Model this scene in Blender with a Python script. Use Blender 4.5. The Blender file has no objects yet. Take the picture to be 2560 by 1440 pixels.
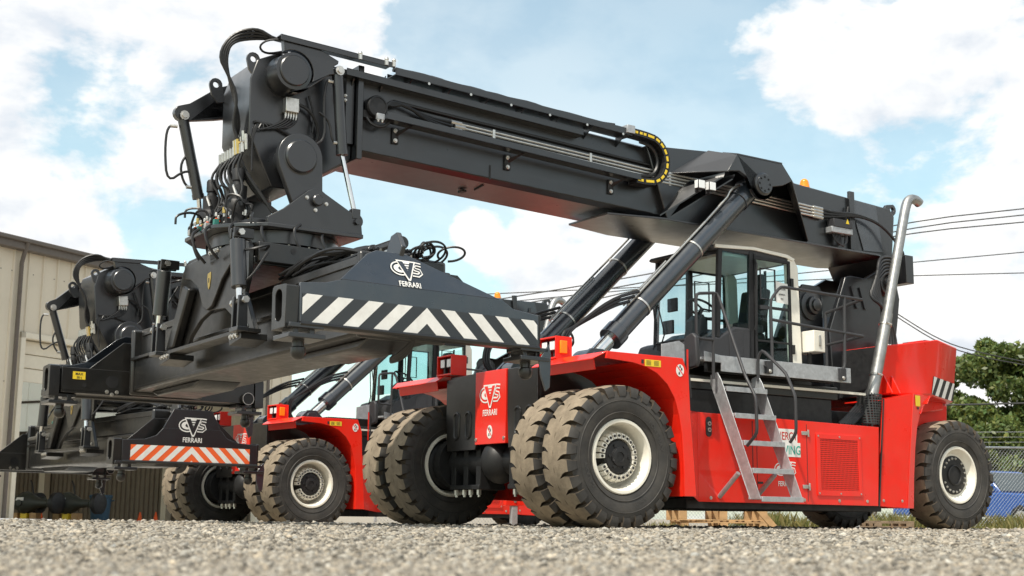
import bpy, bmesh, math, random
import numpy as np
from math import sin, cos, pi, radians, atan, atan2, sqrt
from mathutils import Vector, Matrix
random.seed(7); np.random.seed(7)
scene = bpy.context.scene
col = scene.collection

# ------------------------------------------------------------------ camera
F_PX, HOR, ROLL, CAM_H = 3365.0, 1293.7, .0105, .102
tilt = atan((HOR-720)/F_PX)
cd = bpy.data.cameras.new('camera'); cam = bpy.data.objects.new('camera', cd); col.objects.link(cam)
cd.sensor_width = 36; cd.lens = F_PX/2560*36; cd.clip_end = 5000; cd.clip_start = .05
_fw = Vector((0, cos(tilt), sin(tilt))); _up0 = Vector((0, -sin(tilt), cos(tilt))); _rt0 = Vector((1, 0, 0))
_rt = _rt0*cos(ROLL)+_up0*sin(ROLL); _up = _up0*cos(ROLL)-_rt0*sin(ROLL)
cam.matrix_world = Matrix(((_rt.x, _up.x, -_fw.x, 0), (_rt.y, _up.y, -_fw.y, 0), (_rt.z, _up.z, -_fw.z, CAM_H), (0, 0, 0, 1)))
cd.dof.use_dof = True; cd.dof.focus_distance = 13.6; cd.dof.aperture_fstop = 4.5
scene.camera = cam
scene.view_settings.view_transform = 'Standard'; scene.view_settings.look = 'None'
scene.view_settings.exposure = 0.14; scene.view_settings.gamma = 1

# ------------------------------------------------------------------ sun + sky
SUN_EL = radians(57); _s = Vector((-.516, -.857)).normalized()
SUN = Vector((_s.x*cos(SUN_EL), _s.y*cos(SUN_EL), sin(SUN_EL)))
sl = bpy.data.lights.new('sun', 'SUN'); sun = bpy.data.objects.new('sun', sl); col.objects.link(sun)
sl.energy = 4.8; sl.angle = radians(.53); sl.color = (1, .93, .82)
sun.rotation_euler = (-SUN).to_track_quat('-Z', 'Y').to_euler(); sun.location = (0, 0, 30)

world = bpy.data.worlds.new('World'); scene.world = world; world.use_nodes = True
nt = world.node_tree; N = nt.nodes; L = nt.links
bg = N['Background']; bg.inputs[1].default_value = .12
sky = N.new('ShaderNodeTexSky'); sky.sky_type = 'NISHITA'; sky.sun_disc = False
sky.sun_elevation = SUN_EL; sky.sun_rotation = atan2(_s.x, _s.y); sky.air_density = 1.0; sky.dust_density = 1.2; sky.ozone_density = 1.2
tc = N.new('ShaderNodeTexCoord')
def wmath(op, a, b=None, c=None):
    n = N.new('ShaderNodeMath'); n.operation = op
    for i, v in enumerate((a, b, c)):
        if v is None: continue
        if isinstance(v, (int, float)): n.inputs[i].default_value = v
        else: L.new(v, n.inputs[i])
    return n.outputs[0]
mp = N.new('ShaderNodeMapping'); L.new(tc.outputs['Generated'], mp.inputs[0]); mp.inputs['Scale'].default_value = (1, 1, 1.7)
def wnoise(scale, detail, rough, dist=0):
    n = N.new('ShaderNodeTexNoise'); n.inputs['Scale'].default_value = scale; n.inputs['Detail'].default_value = detail
    n.inputs['Roughness'].default_value = rough; n.inputs['Distortion'].default_value = dist
    L.new(mp.outputs[0], n.inputs['Vector']); return n.outputs[0]
n1 = wnoise(9.0, 9, .58, .15); n2 = wnoise(3.2, 3, .5); n3 = wnoise(15, 6, .6)
# cumulus banks: (direction, angular radius)
banks = [((-.27, .91, .3155), .115), ((-.345, .89, .3), .12), ((-.15, .928, .335), .055), ((-.335, .918, .215), .07), ((.25, .906, .345), .072),
         ((.34, .90, .30), .09), ((.345, .93, .150), .13), ((.05, .977, .19), .062), ((-.024, .977, .209), .02), ((.43, .88, .2), .12),
         ((-.45, .87, .2), .13), ((.12, .985, .11), .09), ((-.6, .7, .38), .25), ((.7, .6, .4), .28), ((0, .3, .95), .4),
         ((-.8, -.3, .5), .35), ((.6, -.7, .4), .4), ((-.2, -.9, .35), .3), ((.95, .1, .25), .3), ((-.95, .25, .2), .25)]
den = None
for d, r in banks:
    vm = N.new('ShaderNodeVectorMath'); vm.operation = 'DOT_PRODUCT'; L.new(tc.outputs['Generated'], vm.inputs[0])
    vm.inputs[1].default_value = Vector(d).normalized()
    mr = N.new('ShaderNodeMapRange'); mr.interpolation_type = 'SMOOTHSTEP'
    mr.inputs[1].default_value = cos(r*1.75); mr.inputs[2].default_value = cos(r*.25); L.new(vm.outputs['Value'], mr.inputs[0])
    den = mr.outputs[0] if den is None else wmath('MAXIMUM', den, mr.outputs[0])
dsum = wmath('ADD', wmath('MULTIPLY', den, .74), wmath('ADD', wmath('MULTIPLY', wmath('SUBTRACT', n1, .5), 1.9), wmath('MULTIPLY', wmath('SUBTRACT', n2, .5), .5)))
mr = N.new('ShaderNodeMapRange'); mr.interpolation_type = 'SMOOTHSTEP'; mr.inputs[1].default_value = .34; mr.inputs[2].default_value = .66
L.new(dsum, mr.inputs[0])
# thin high veil everywhere
veil = N.new('ShaderNodeMapRange'); veil.inputs[1].default_value = .35; veil.inputs[2].default_value = .8; veil.inputs[3].default_value = .18; veil.inputs[4].default_value = .48
L.new(n2, veil.inputs[0])
cfac = wmath('MAXIMUM', mr.outputs[0], veil.outputs[0])
mp2 = N.new('ShaderNodeMapping'); L.new(mp.outputs[0], mp2.inputs[0]); mp2.inputs['Location'].default_value = (-.012, -.004, .030)
n1b = N.new('ShaderNodeTexNoise'); n1b.inputs['Scale'].default_value = 9.0; n1b.inputs['Detail'].default_value = 5; n1b.inputs['Roughness'].default_value = .58; n1b.inputs['Distortion'].default_value = .15
L.new(mp2.outputs[0], n1b.inputs['Vector'])
lit = wmath('ADD', wmath('MULTIPLY', wmath('SUBTRACT', n1, n1b.outputs[0]), 1.7), wmath('ADD', wmath('MULTIPLY', n3, .5), wmath('MULTIPLY', n2, .35)))
cr = N.new('ShaderNodeValToRGB'); cr.color_ramp.elements[0].position = .12; cr.color_ramp.elements[1].position = .55
cr.color_ramp.elements[0].color = (6.1, 6.5, 7.0, 1); cr.color_ramp.elements[1].color = (8.7, 8.6, 8.4, 1)
L.new(lit, cr.inputs[0])
tint = N.new('ShaderNodeMix'); tint.data_type = 'RGBA'; tint.blend_type = 'MULTIPLY'; tint.inputs[0].default_value = 1
L.new(sky.outputs[0], tint.inputs[6]); tint.inputs[7].default_value = (1.80, 1.92, 1.52, 1)
mx = N.new('ShaderNodeMix'); mx.data_type = 'RGBA'
L.new(cfac, mx.inputs[0]); L.new(tint.outputs[2], mx.inputs[6]); L.new(cr.outputs[0], mx.inputs[7]); L.new(mx.outputs[2], bg.inputs[0])

# ------------------------------------------------------------------ materials
MATS = {}
def mat(name, color, rough=.5, metal=0., spec=.5, coat=0., coat_rough=.1, noise=0., nscale=8., bump=0., bscale=60., dirt=None, dirt_amt=0., dscale=3., trans=None, emit=0, attr=None, ior=1.5, cior=1.5):
    m = bpy.data.materials.new(name); m.use_nodes = True; t = m.node_tree; b = t.nodes['Principled BSDF']; k = t.links
    def S(n, v):
        if n in b.inputs: b.inputs[n].default_value = v
    S('Base Color', (*color, 1)); S('Roughness', rough); S('Metallic', metal); S('Specular IOR Level', spec); S('Coat Weight', coat); S('Coat Roughness', coat_rough); S('IOR', ior)
    tcn = t.nodes.new('ShaderNodeTexCoord')
    last = None
    def tn(scale, det=5, r=.6):
        n = t.nodes.new('ShaderNodeTexNoise'); n.inputs['Scale'].default_value = scale; n.inputs['Detail'].default_value = det; n.inputs['Roughness'].default_value = r
        k.new(tcn.outputs['Object'], n.inputs['Vector']); return n.outputs[0]
    if attr:
        a = t.nodes.new('ShaderNodeAttribute'); a.attribute_name = attr; last = a.outputs['Color']
    if noise:
        f = tn(nscale)
        r = t.nodes.new('ShaderNodeMapRange'); r.inputs[1].default_value = .3; r.inputs[2].default_value = .7; r.inputs[3].default_value = 1-noise; r.inputs[4].default_value = 1+noise
        k.new(f, r.inputs[0])
        x = t.nodes.new('ShaderNodeMix'); x.data_type = 'RGBA'; x.blend_type = 'MULTIPLY'; x.inputs[0].default_value = 1
        if last: k.new(last, x.inputs[6])
        else: x.inputs[6].default_value = (*color, 1)
        k.new(r.outputs[0], x.inputs[7]); last = x.outputs[2]
        rr = t.nodes.new('ShaderNodeMapRange'); rr.inputs[1].default_value = .3; rr.inputs[2].default_value = .7; rr.inputs[3].default_value = max(.02, rough*.8); rr.inputs[4].default_value = min(1, rough*1.25)
        k.new(tn(nscale*2.3), rr.inputs[0]); k.new(rr.outputs[0], b.inputs['Roughness'])
    if dirt:
        f = tn(dscale, 8, .7)
        r = t.nodes.new('ShaderNodeMapRange'); r.inputs[1].default_value = .45; r.inputs[2].default_value = .75; r.inputs[4].default_value = dirt_amt
        k.new(f, r.inputs[0])
        x = t.nodes.new('ShaderNodeMix'); x.data_type = 'RGBA'
        k.new(r.outputs[0], x.inputs[0])
        if last: k.new(last, x.inputs[6])
        else: x.inputs[6].default_value = (*color, 1)
        x.inputs[7].default_value = (*dirt, 1); last = x.outputs[2]
    if last: k.new(last, b.inputs['Base Color'])
    if bump:
        bp = t.nodes.new('ShaderNodeBump'); bp.inputs['Strength'].default_value = bump; bp.inputs['Distance'].default_value = .02
        k.new(tn(bscale, 4, .55), bp.inputs['Height']); k.new(bp.outputs[0], b.inputs['Normal'])
    if coat: S('Coat IOR', cior)
    if emit:
        S('Emission Color', (*color, 1)); S('Emission Strength', emit)
    MATS[name] = m; return m
mat('dark', (.0065, .0072, .009), .34, spec=.5, coat=1.0, coat_rough=.30, cior=1.5, noise=.08, nscale=2.5, dirt=(.06, .053, .042), dirt_amt=.07, dscale=3, ior=1.45)
mat('dark2', (.0072, .0068, .0064), .36, spec=.5, coat=.6, coat_rough=.26, cior=1.45, noise=.10, nscale=4, dirt=(.085, .068, .047), dirt_amt=.10, dscale=3.5, ior=1.45)
mat('steelblue', (.014, .019, .027), .32, coat=1.0, coat_rough=.18, cior=1.6, noise=.08, nscale=3, dirt=(.13, .115, .10), dirt_amt=.12, dscale=4)
mat('black', (.009, .009, .010), .55, noise=.1, nscale=6)
mat('hose', (.014, .014, .015), .42, noise=.1, nscale=20)
mat('red', (.78, .018, .007), .32, spec=.35, coat=.35, coat_rough=.08, noise=.05, nscale=1.5, bump=.025, bscale=1.6, dirt=(.46, .09, .05), dirt_amt=.22, dscale=4.5)
mat('redlens', (.5, .02, .01), .2)
mat('chrome', (.75, .75, .74), .16, metal=1, noise=.05)
mat('zinc', (.62, .60, .56), .36, metal=1, noise=.12, nscale=30)
mat('brass', (.62, .46, .16), .35, metal=1, noise=.15, nscale=40)
mat('galv', (.47, .485, .50), .52, metal=.7, noise=.16, nscale=14, dirt=(.30, .30, .31), dirt_amt=.5, dscale=22, bump=.04, bscale=120)
mat('exhaust', (.36, .36, .355), .42, metal=.9, noise=.14, nscale=9, dirt=(.20, .185, .16), dirt_amt=.5, dscale=7)
mat('carglass', (.03, .045, .05), .06, spec=.6, coat=.5)
mat('cream', (.80, .77, .68), .40, coat=.2, noise=.03, dirt=(.45, .38, .28), dirt_amt=.22, dscale=5)
mat('white', (.78, .77, .74), .5, noise=.05, nscale=5, dirt=(.42, .39, .34), dirt_amt=.35, dscale=7)
mat('tread', (.265, .218, .162), .92, spec=.15, noise=.22, nscale=7, bump=.35, bscale=130, dirt=(.12, .095, .07), dirt_amt=.6, dscale=5)
mat('groove', (.060, .048, .036), .9, spec=.15, noise=.2, nscale=9)
mat('sidewall', (.042, .040, .038), .62, spec=.35, noise=.2, nscale=5, bump=.08, bscale=40, dirt=(.13, .112, .09), dirt_amt=.32, dscale=4.5)
mat('tyretext', (.055, .052, .05), .6)
mat('yellow', (.78, .56, .03), .5)
mat('amber', (.85, .26, .01), .25)
mat('orange', (.85, .12, .02), .6)
mat('lens', (.82, .84, .84), .12, spec=.6, coat=.6)
mat('green', (.02, .16, .13), .4)
mat('print', (.02, .02, .02), .6)
mat('teal', (.01, .35, .27), .5)
mat('plastic', (.030, .030, .033), .5, noise=.06)
mat('seat', (.02, .022, .025), .85)
mat('beige', (.66, .59, .47), .55, noise=.04, nscale=.8, dirt=(.40, .34, .26), dirt_amt=.25, dscale=.7)
mat('trim', (.12, .10, .085), .5, noise=.08)
mat('doorpanel', (.70, .64, .52), .55, noise=.04)
mat('brownmetal', (.19, .155, .115), .6, noise=.12, nscale=3)
mat('rust', (.09, .035, .022), .8, noise=.2)
mat('concrete', (.40, .385, .355), .85, noise=.12, nscale=1.3, bump=.1, bscale=40)
mat('bin', (.035, .085, .135), .5, noise=.1)
mat('wood', (.46, .29, .14), .75, noise=.22, nscale=5, bump=.15, bscale=40)
mat('oldwood', (.20, .145, .095), .85, noise=.25, nscale=6, bump=.2, bscale=40)
mat('axlegreen', (.030, .035, .028), .5, noise=.1)
mat('blue', (.012, .075, .30), .3, coat=.7, noise=.05)
mat('bark', (.11, .085, .062), .9, noise=.3, nscale=6, bump=.4, bscale=20)
mat('wire', (.03, .03, .03), .6)
mat('ground', (.29, .255, .205), .95, spec=.2, noise=.30, nscale=45, bump=.3, bscale=70, dirt=(.19, .165, .13), dirt_amt=.6, dscale=18)
mat('stone', (.4, .37, .32), .9, spec=.25, attr='tone', noise=.14, nscale=60)
mat('grasstuft', (.16, .17, .045), .8, attr='tone')

def leaf_mat(name, color):
    m = bpy.data.materials.new(name); m.use_nodes = True; t = m.node_tree; k = t.links; t.nodes.clear()
    out = t.nodes.new('ShaderNodeOutputMaterial'); a = t.nodes.new('ShaderNodeAttribute'); a.attribute_name = 'tone'
    d = t.nodes.new('ShaderNodeBsdfDiffuse'); tr = t.nodes.new('ShaderNodeBsdfTranslucent'); x = t.nodes.new('ShaderNodeMixShader'); x.inputs[0].default_value = .4
    g = t.nodes.new('ShaderNodeBsdfGlossy'); g.inputs['Roughness'].default_value = .45; g.inputs[0].default_value = (.5, .5, .5, 1); y = t.nodes.new('ShaderNodeMixShader'); y.inputs[0].default_value = .05
    k.new(a.outputs['Color'], d.inputs[0]); k.new(a.outputs['Color'], tr.inputs[0])
    k.new(d.outputs[0], x.inputs[1]); k.new(tr.outputs[0], x.inputs[2]); k.new(x.outputs[0], y.inputs[1]); k.new(g.outputs[0], y.inputs[2]); k.new(y.outputs[0], out.inputs[0])
    MATS[name] = m
leaf_mat('leaf', (.1, .15, .04))
def glass_mat(name, tint, refl=.12, rough=.0):
    m = bpy.data.materials.new(name); m.use_nodes = True; t = m.node_tree; k = t.links; t.nodes.clear()
    out = t.nodes.new('ShaderNodeOutputMaterial'); a = t.nodes.new('ShaderNodeBsdfTransparent'); a.inputs[0].default_value = (*tint, 1)
    g = t.nodes.new('ShaderNodeBsdfGlossy'); g.inputs['Roughness'].default_value = rough
    lw = t.nodes.new('ShaderNodeLayerWeight'); lw.inputs[0].default_value = .5
    fr = t.nodes.new('ShaderNodeMath'); fr.operation = 'POWER'; fr.inputs[1].default_value = 4.5; k.new(lw.outputs['Facing'], fr.inputs[0])
    ad = t.nodes.new('ShaderNodeMath'); ad.operation = 'MULTIPLY_ADD'; ad.inputs[1].default_value = .55; ad.inputs[2].default_value = refl+.02; ad.use_clamp = True
    x = t.nodes.new('ShaderNodeMixShader'); k.new(fr.outputs[0], ad.inputs[0]); k.new(ad.outputs[0], x.inputs[0]); k.new(a.outputs[0], x.inputs[1]); k.new(g.outputs[0], x.inputs[2]); k.new(x.outputs[0], out.inputs[0])
    MATS[name] = m
glass_mat('glass', (.88, .95, .945), .0)
glass_mat('glassdark', (.74, .87, .89), .01)
def translucent_mat(name, c):
    m = bpy.data.materials.new(name); m.use_nodes = True; t = m.node_tree; k = t.links; t.nodes.clear()
    out = t.nodes.new('ShaderNodeOutputMaterial'); a = t.nodes.new('ShaderNodeBsdfTranslucent'); a.inputs[0].default_value = (*c, 1)
    d = t.nodes.new('ShaderNodeBsdfDiffuse'); d.inputs[0].default_value = (.8, .8, .76, 1); x = t.nodes.new('ShaderNodeMixShader'); x.inputs[0].default_value = .25
    k.new(a.outputs[0], x.inputs[1]); k.new(d.outputs[0], x.inputs[2]); k.new(x.outputs[0], out.inputs[0]); MATS[name] = m
translucent_mat('skylight', (.95, .95, .9))
def grille_mat(name, c, scale, hole=.30):
    """perforated sheet: square holes cut as transparency by object-space pattern (fine relief, too small to pick apart)"""
    m = bpy.data.materials.new(name); m.use_nodes = True; t = m.node_tree; k = t.links; b = t.nodes['Principled BSDF']
    b.inputs['Base Color'].default_value = (*c, 1); b.inputs['Roughness'].default_value = .4
    tcn = t.nodes.new('ShaderNodeTexCoord'); sx = t.nodes.new('ShaderNodeSeparateXYZ'); k.new(tcn.outputs['Object'], sx.inputs[0])
    def f(o):
        a = t.nodes.new('ShaderNodeMath'); a.operation = 'MULTIPLY'; a.inputs[1].default_value = scale; k.new(o, a.inputs[0])
        c_ = t.nodes.new('ShaderNodeMath'); c_.operation = 'FRACT'; k.new(a.outputs[0], c_.inputs[0])
        g = t.nodes.new('ShaderNodeMath'); g.operation = 'GREATER_THAN'; g.inputs[1].default_value = hole; k.new(c_.outputs[0], g.inputs[0]); return g.outputs[0]
    mu = t.nodes.new('ShaderNodeMath'); mu.operation = 'MULTIPLY'; k.new(f(sx.outputs[0]), mu.inputs[0]); k.new(f(sx.outputs[2]), mu.inputs[1])
    iv = t.nodes.new('ShaderNodeMath'); iv.operation = 'SUBTRACT'; iv.inputs[0].default_value = 1; k.new(mu.outputs[0], iv.inputs[1]); k.new(iv.outputs[0], b.inputs['Alpha'])
    MATS[name] = m
grille_mat('redgrille', (.76, .018, .008), 42, .42)
grille_mat('blackgrille', (.03, .03, .03), 30, .4)

# ------------------------------------------------------------------ mesh helpers
class MB:
    def __init__(s): s.v = []; s.f = []; s.m = []; s.names = ['dark']; s.cur = 0
    def mt(s, name):
        if not s.f and s.names == ['dark']: s.names = [name]
        if name not in s.names: s.names.append(name)
        s.cur = s.names.index(name); return s
    def add(s, vs, fs):
        o = len(s.v); s.v.extend([tuple(x) for x in vs])
        for f in fs: s.f.append(tuple(i+o for i in f)); s.m.append(s.cur)
        return s
    def box(s, lo, hi):
        x0, y0, z0 = lo; x1, y1, z1 = hi
        return s.add([(x0,y0,z0),(x1,y0,z0),(x1,y1,z0),(x0,y1,z0),(x0,y0,z1),(x1,y0,z1),(x1,y1,z1),(x0,y1,z1)],
                     [(0,3,2,1),(4,5,6,7),(0,1,5,4),(1,2,6,5),(2,3,7,6),(3,0,4,7)])
    def hexa(s, p): return s.add(p, [(0,3,2,1),(4,5,6,7),(0,1,5,4),(1,2,6,5),(2,3,7,6),(3,0,4,7)])
    def prism(s, poly, ax, lo, hi):
        """poly: 2-D points; ax: 'y' -> poly is (x,z) extruded over y; 'x' -> (y,z); 'z' -> (x,y)"""
        n = len(poly)
        def mk(p, t): return {'y': (p[0], t, p[1]), 'x': (t, p[0], p[1]), 'z': (p[0], p[1], t)}[ax]
        vs = [mk(p, lo) for p in poly]+[mk(p, hi) for p in poly]
        return s.add(vs, [tuple(range(n))[::-1], tuple(range(n, 2*n))]+[(i, (i+1) % n, n+(i+1) % n, n+i) for i in range(n)])
    def ring(s, outer, inner, ax, lo, hi):
        def mk(p, t): return {'y': (p[0], t, p[1]), 'x': (t, p[0], p[1]), 'z': (p[0], p[1], t)}[ax]
        n = len(inner); m = (sum(p[0] for p in inner)/n, sum(p[1] for p in inner)/n); out = []
        for p in inner:
            d = (p[0]-m[0], p[1]-m[1]); best = None
            for a, b in zip(outer, outer[1:]+outer[:1]):
                e = (b[0]-a[0], b[1]-a[1]); den = d[0]*e[1]-d[1]*e[0]
                if abs(den) < 1e-12: continue
                t = ((a[0]-m[0])*e[1]-(a[1]-m[1])*e[0])/den; u = ((a[0]-m[0])*d[1]-(a[1]-m[1])*d[0])/den
                if t > 0 and -1e-6 <= u <= 1+1e-6 and (best is None or t < best): best = t
            out.append((m[0]+d[0]*best, m[1]+d[1]*best))
        vs = [mk(p, lo) for p in inner]+[mk(p, hi) for p in inner]+[mk(p, lo) for p in out]+[mk(p, hi) for p in out]; fs = []
        for i in range(n):
            j = (i+1) % n; fs += [(i, j, n+j, n+i), (2*n+i, 3*n+i, 3*n+j, 2*n+j), (i, 2*n+i, 2*n+j, j), (n+i, n+j, 3*n+j, 3*n+i)]
        return s.add(vs, fs)
    def slab(s, pts, d):
        """thick plate from a 3-D polygon and an offset vector"""
        n = len(pts); d = Vector(d)
        vs = [Vector(p) for p in pts]+[Vector(p)+d for p in pts]
        return s.add(vs, [tuple(range(n))[::-1], tuple(range(n, 2*n))]+[(i, (i+1) % n, n+(i+1) % n, n+i) for i in range(n)])
    def face(s, pts): return s.add(pts, [tuple(range(len(pts)))])
    def cyl(s, a, b, r, r2=None, n=16, caps=True):
        a = Vector(a); b = Vector(b); r2 = r if r2 is None else r2
        d = (b-a).normalized(); u = d.orthogonal().normalized(); w = d.cross(u)
        vs = [a+(u*cos(2*pi*i/n)+w*sin(2*pi*i/n))*r for i in range(n)]+[b+(u*cos(2*pi*i/n)+w*sin(2*pi*i/n))*r2 for i in range(n)]
        fs = [(i, (i+1) % n, n+(i+1) % n, n+i) for i in range(n)]
        if caps: fs += [tuple(range(n))[::-1], tuple(range(n, 2*n))]
        return s.add(vs, fs)
    def lathe(s, prof, o, axis, n=32, closed=False):
        """prof: (r,h) points along axis"""
        o = Vector(o); d = Vector(axis).normalized(); u = d.orthogonal().normalized(); w = d.cross(u); k = len(prof)
        vs = [o+d*h+(u*cos(2*pi*i/n)+w*sin(2*pi*i/n))*r for i in range(n) for r, h in prof]
        fs = []
        for i in range(n):
            j = (i+1) % n
            for q in range(k if closed else k-1):
                q2 = (q+1) % k
                fs.append((i*k+q, j*k+q, j*k+q2, i*k+q2))
        return s.add(vs, fs)
    def tube(s, pts, r, n=7, smooth=0, closed=False):
        P = [Vector(p) for p in pts]
        for _ in range(smooth):
            Q = [P[0]]
            for a, b in zip(P, P[1:]): Q += [a*.75+b*.25, a*.25+b*.75]
            Q.append(P[-1]); P = Q
        k = len(P); vs = []; u = None
        for i, p in enumerate(P):
            t = (P[(i+1) % k] if closed else P[min(i+1, k-1)])-(P[i-1] if closed else P[max(i-1, 0)])
            if t.length < 1e-9: t = Vector((0, 0, 1))
            t.normalize()
            u = t.orthogonal() if u is None else u-t*u.dot(t)
            if u.length < 1e-6: u = t.orthogonal()
            u.normalize(); w = t.cross(u)
            vs += [p+(u*cos(2*pi*j/n)+w*sin(2*pi*j/n))*r for j in range(n)]
        fs = []
        for i in range(k if closed else k-1):
            i2 = (i+1) % k
            for j in range(n): fs.append((i*n+j, i*n+(j+1) % n, i2*n+(j+1) % n, i2*n+j))
        if not closed: fs += [tuple(range(n))[::-1], tuple((k-1)*n+j for j in range(n))]
        return s.add(vs, fs)
    def ball(s, c, r, n=12, m=7, sc=(1, 1, 1)):
        c = Vector(c); vs = []
        for i in range(m+1):
            a = pi*i/m
            for j in range(n): vs.append(c+Vector((sin(a)*cos(2*pi*j/n)*r*sc[0], sin(a)*sin(2*pi*j/n)*r*sc[1], cos(a)*r*sc[2])))
        return s.add(vs, [(i*n+j, i*n+(j+1) % n, (i+1)*n+(j+1) % n, (i+1)*n+j) for i in range(m) for j in range(n)])
    def bolt(s, p, d, r=.014, h=.014):
        p = Vector(p); d = Vector(d).normalized(); s.cyl(p, p+d*h*.4, r*1.5, n=10); return s.cyl(p, p+d*h, r, n=6)
    def build(s, name, parent=None, M=None, bevel=0, angle=38, recalc=True):
        me = bpy.data.meshes.new(name); vs = s.v
        if M is not None: vs = [M @ Vector(v) for v in vs]
        me.from_pydata([tuple(v) for v in vs], [], s.f)
        for n in s.names: me.materials.append(MATS[n])
        if len(s.names) > 1: me.polygons.foreach_set('material_index', s.m)
        if recalc:
            b = bmesh.new(); b.from_mesh(me); bmesh.ops.remove_doubles(b, verts=b.verts, dist=1e-5); bmesh.ops.recalc_face_normals(b, faces=b.faces); b.to_mesh(me); b.free()
        me.polygons.foreach_set('use_smooth', [True]*len(me.polygons)); me.set_sharp_from_angle(angle=radians(angle))
        o = bpy.data.objects.new(name, me); col.objects.link(o)
        if parent: o.parent = parent
        if bevel:
            bm = o.modifiers.new('bevel', 'BEVEL'); bm.width = bevel; bm.segments = 2; bm.limit_method = 'ANGLE'; bm.angle_limit = radians(40); bm.harden_normals = False
        return o
def tag(o, label=None, cat=None, group=None, kind=None):
    if label: o['label'] = label
    if cat: o['category'] = cat
    if group: o['group'] = group
    if kind: o['kind'] = kind
    return o
def empty(name, loc=(0, 0, 0), rz=0):
    o = bpy.data.objects.new(name, None); col.objects.link(o); o.location = loc; o.rotation_euler = (0, 0, rz); o.empty_display_size = .3; return o
def share(name, src, parent, loc=(0, 0, 0), rot=(0, 0, 0)):
    o = bpy.data.objects.new(name, src.data); col.objects.link(o); o.parent = parent; o.location = loc; o.rotation_euler = rot
    for m in src.modifiers:
        b = o.modifiers.new(m.name, m.type)
        if m.type == 'BEVEL': b.width = m.width; b.segments = m.segments; b.limit_method = m.limit_method; b.angle_limit = m.angle_limit
    return o
_tc = {}
def text_geo(t, bold=.02):
    if (t, bold) in _tc: return _tc[t, bold]
    c = bpy.data.curves.new('lettering', 'FONT'); c.body = t; c.align_x = 'CENTER'; c.size = 1; c.offset = bold; c.resolution_u = 3
    o = bpy.data.objects.new('lettering', c); col.objects.link(o); bpy.context.view_layer.update()
    me = bpy.data.meshes.new_from_object(o.evaluated_get(bpy.context.evaluated_depsgraph_get()))
    g = ([tuple(v.co) for v in me.vertices], [tuple(p.vertices) for p in me.polygons])
    bpy.data.objects.remove(o); bpy.data.curves.remove(c); bpy.data.meshes.remove(me)
    _tc[t, bold] = g; return g
class Face:
    """a flat drawing frame on a surface: o origin, u right, v up, n outward"""
    def __init__(s, mb, o, u, v, n): s.mb = mb; s.o = Vector(o); s.u = Vector(u).normalized(); s.v = Vector(v).normalized(); s.n = Vector(n).normalized()
    def p(s, x, y, h=.003): return s.o+s.u*x+s.v*y+s.n*h
    def poly(s, pts, h=.003): s.mb.face([s.p(x, y, h) for x, y in pts])
    def stroke(s, pts, w, h=.003, closed=False):
        n = len(pts)
        P = [Vector((a, b)) for a, b in pts]; A = []; B = []
        for i in range(n):
            t = (P[(i+1) % n] if closed or i < n-1 else P[i])-(P[i-1] if closed or i else P[i]); t.normalize(); q = Vector((-t.y, t.x))*w/2
            A.append(P[i]+q); B.append(P[i]-q)
        for i in range(n if closed else n-1):
            j = (i+1) % n; s.poly([A[i], A[j], B[j], B[i]], h)
    def text(s, t, x, y, size, h=.003, bold=.02, sx=1.):
        vs, fs = text_geo(t, bold); s.mb.add([s.p(x+a[0]*size*sx, y+a[1]*size, h) for a in vs], fs)
def logo(fc, w, fg, bgm):
    """winged emblem with three letters over a name, overall width w"""
    k = w/2; mb = fc.mb
    def E(cx, cy, rx, ry, a0, a1, n=20): return [((cx+rx*cos(radians(a0+(a1-a0)*i/n)))*k, (cy+ry*sin(radians(a0+(a1-a0)*i/n)))*k) for i in range(n+1)]
    mb.mt(fg)
    fc.stroke(E(-.42, 0, .56, .40, 62, 318), .075*k)                    # outline of the left letter
    fc.poly(E(-.42, 0, .40, .26, 70, 300), .003)
    mb.mt(bgm); fc.poly(E(-.34, .0, .20, .12, 40, 320), .0045); mb.mt(fg)
    S = [(.95, .36), (.62, .40), (.42, .26), (.52, .06), (.80, .0), (.86, -.16), (.68, -.30), (.30, -.28)]
    fc.stroke([(a*k, b*k) for a, b in S], .26*k); mb.mt(bgm); fc.stroke([(a*k, b*k) for a, b in S], .10*k, .0045); mb.mt(fg)
    fc.poly([(-.62*k, .52*k), (.62*k, .52*k), (.10*k, -.72*k), (-.06*k, -.72*k)], .006)
    mb.mt(bgm); fc.poly([(-.52*k, .44*k), (-.20*k, .44*k), (.03*k, -.10*k), (.24*k, .44*k), (.50*k, .44*k), (.06*k, -.60*k), (-.02*k, -.60*k)], .0075)
    for y0, hw in ((.33, .20), (.17, .14), (.02, .07)): fc.poly([((.02-hw)*k, y0*k), ((.02+hw)*k, y0*k), ((.02+hw)*k, (y0-.06)*k), ((.02-hw)*k, (y0-.06)*k)], .0075)
    mb.mt(fg); fc.text('FERRARI', 0, -1.10*k, .45*k, .003, .018, .84)
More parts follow.
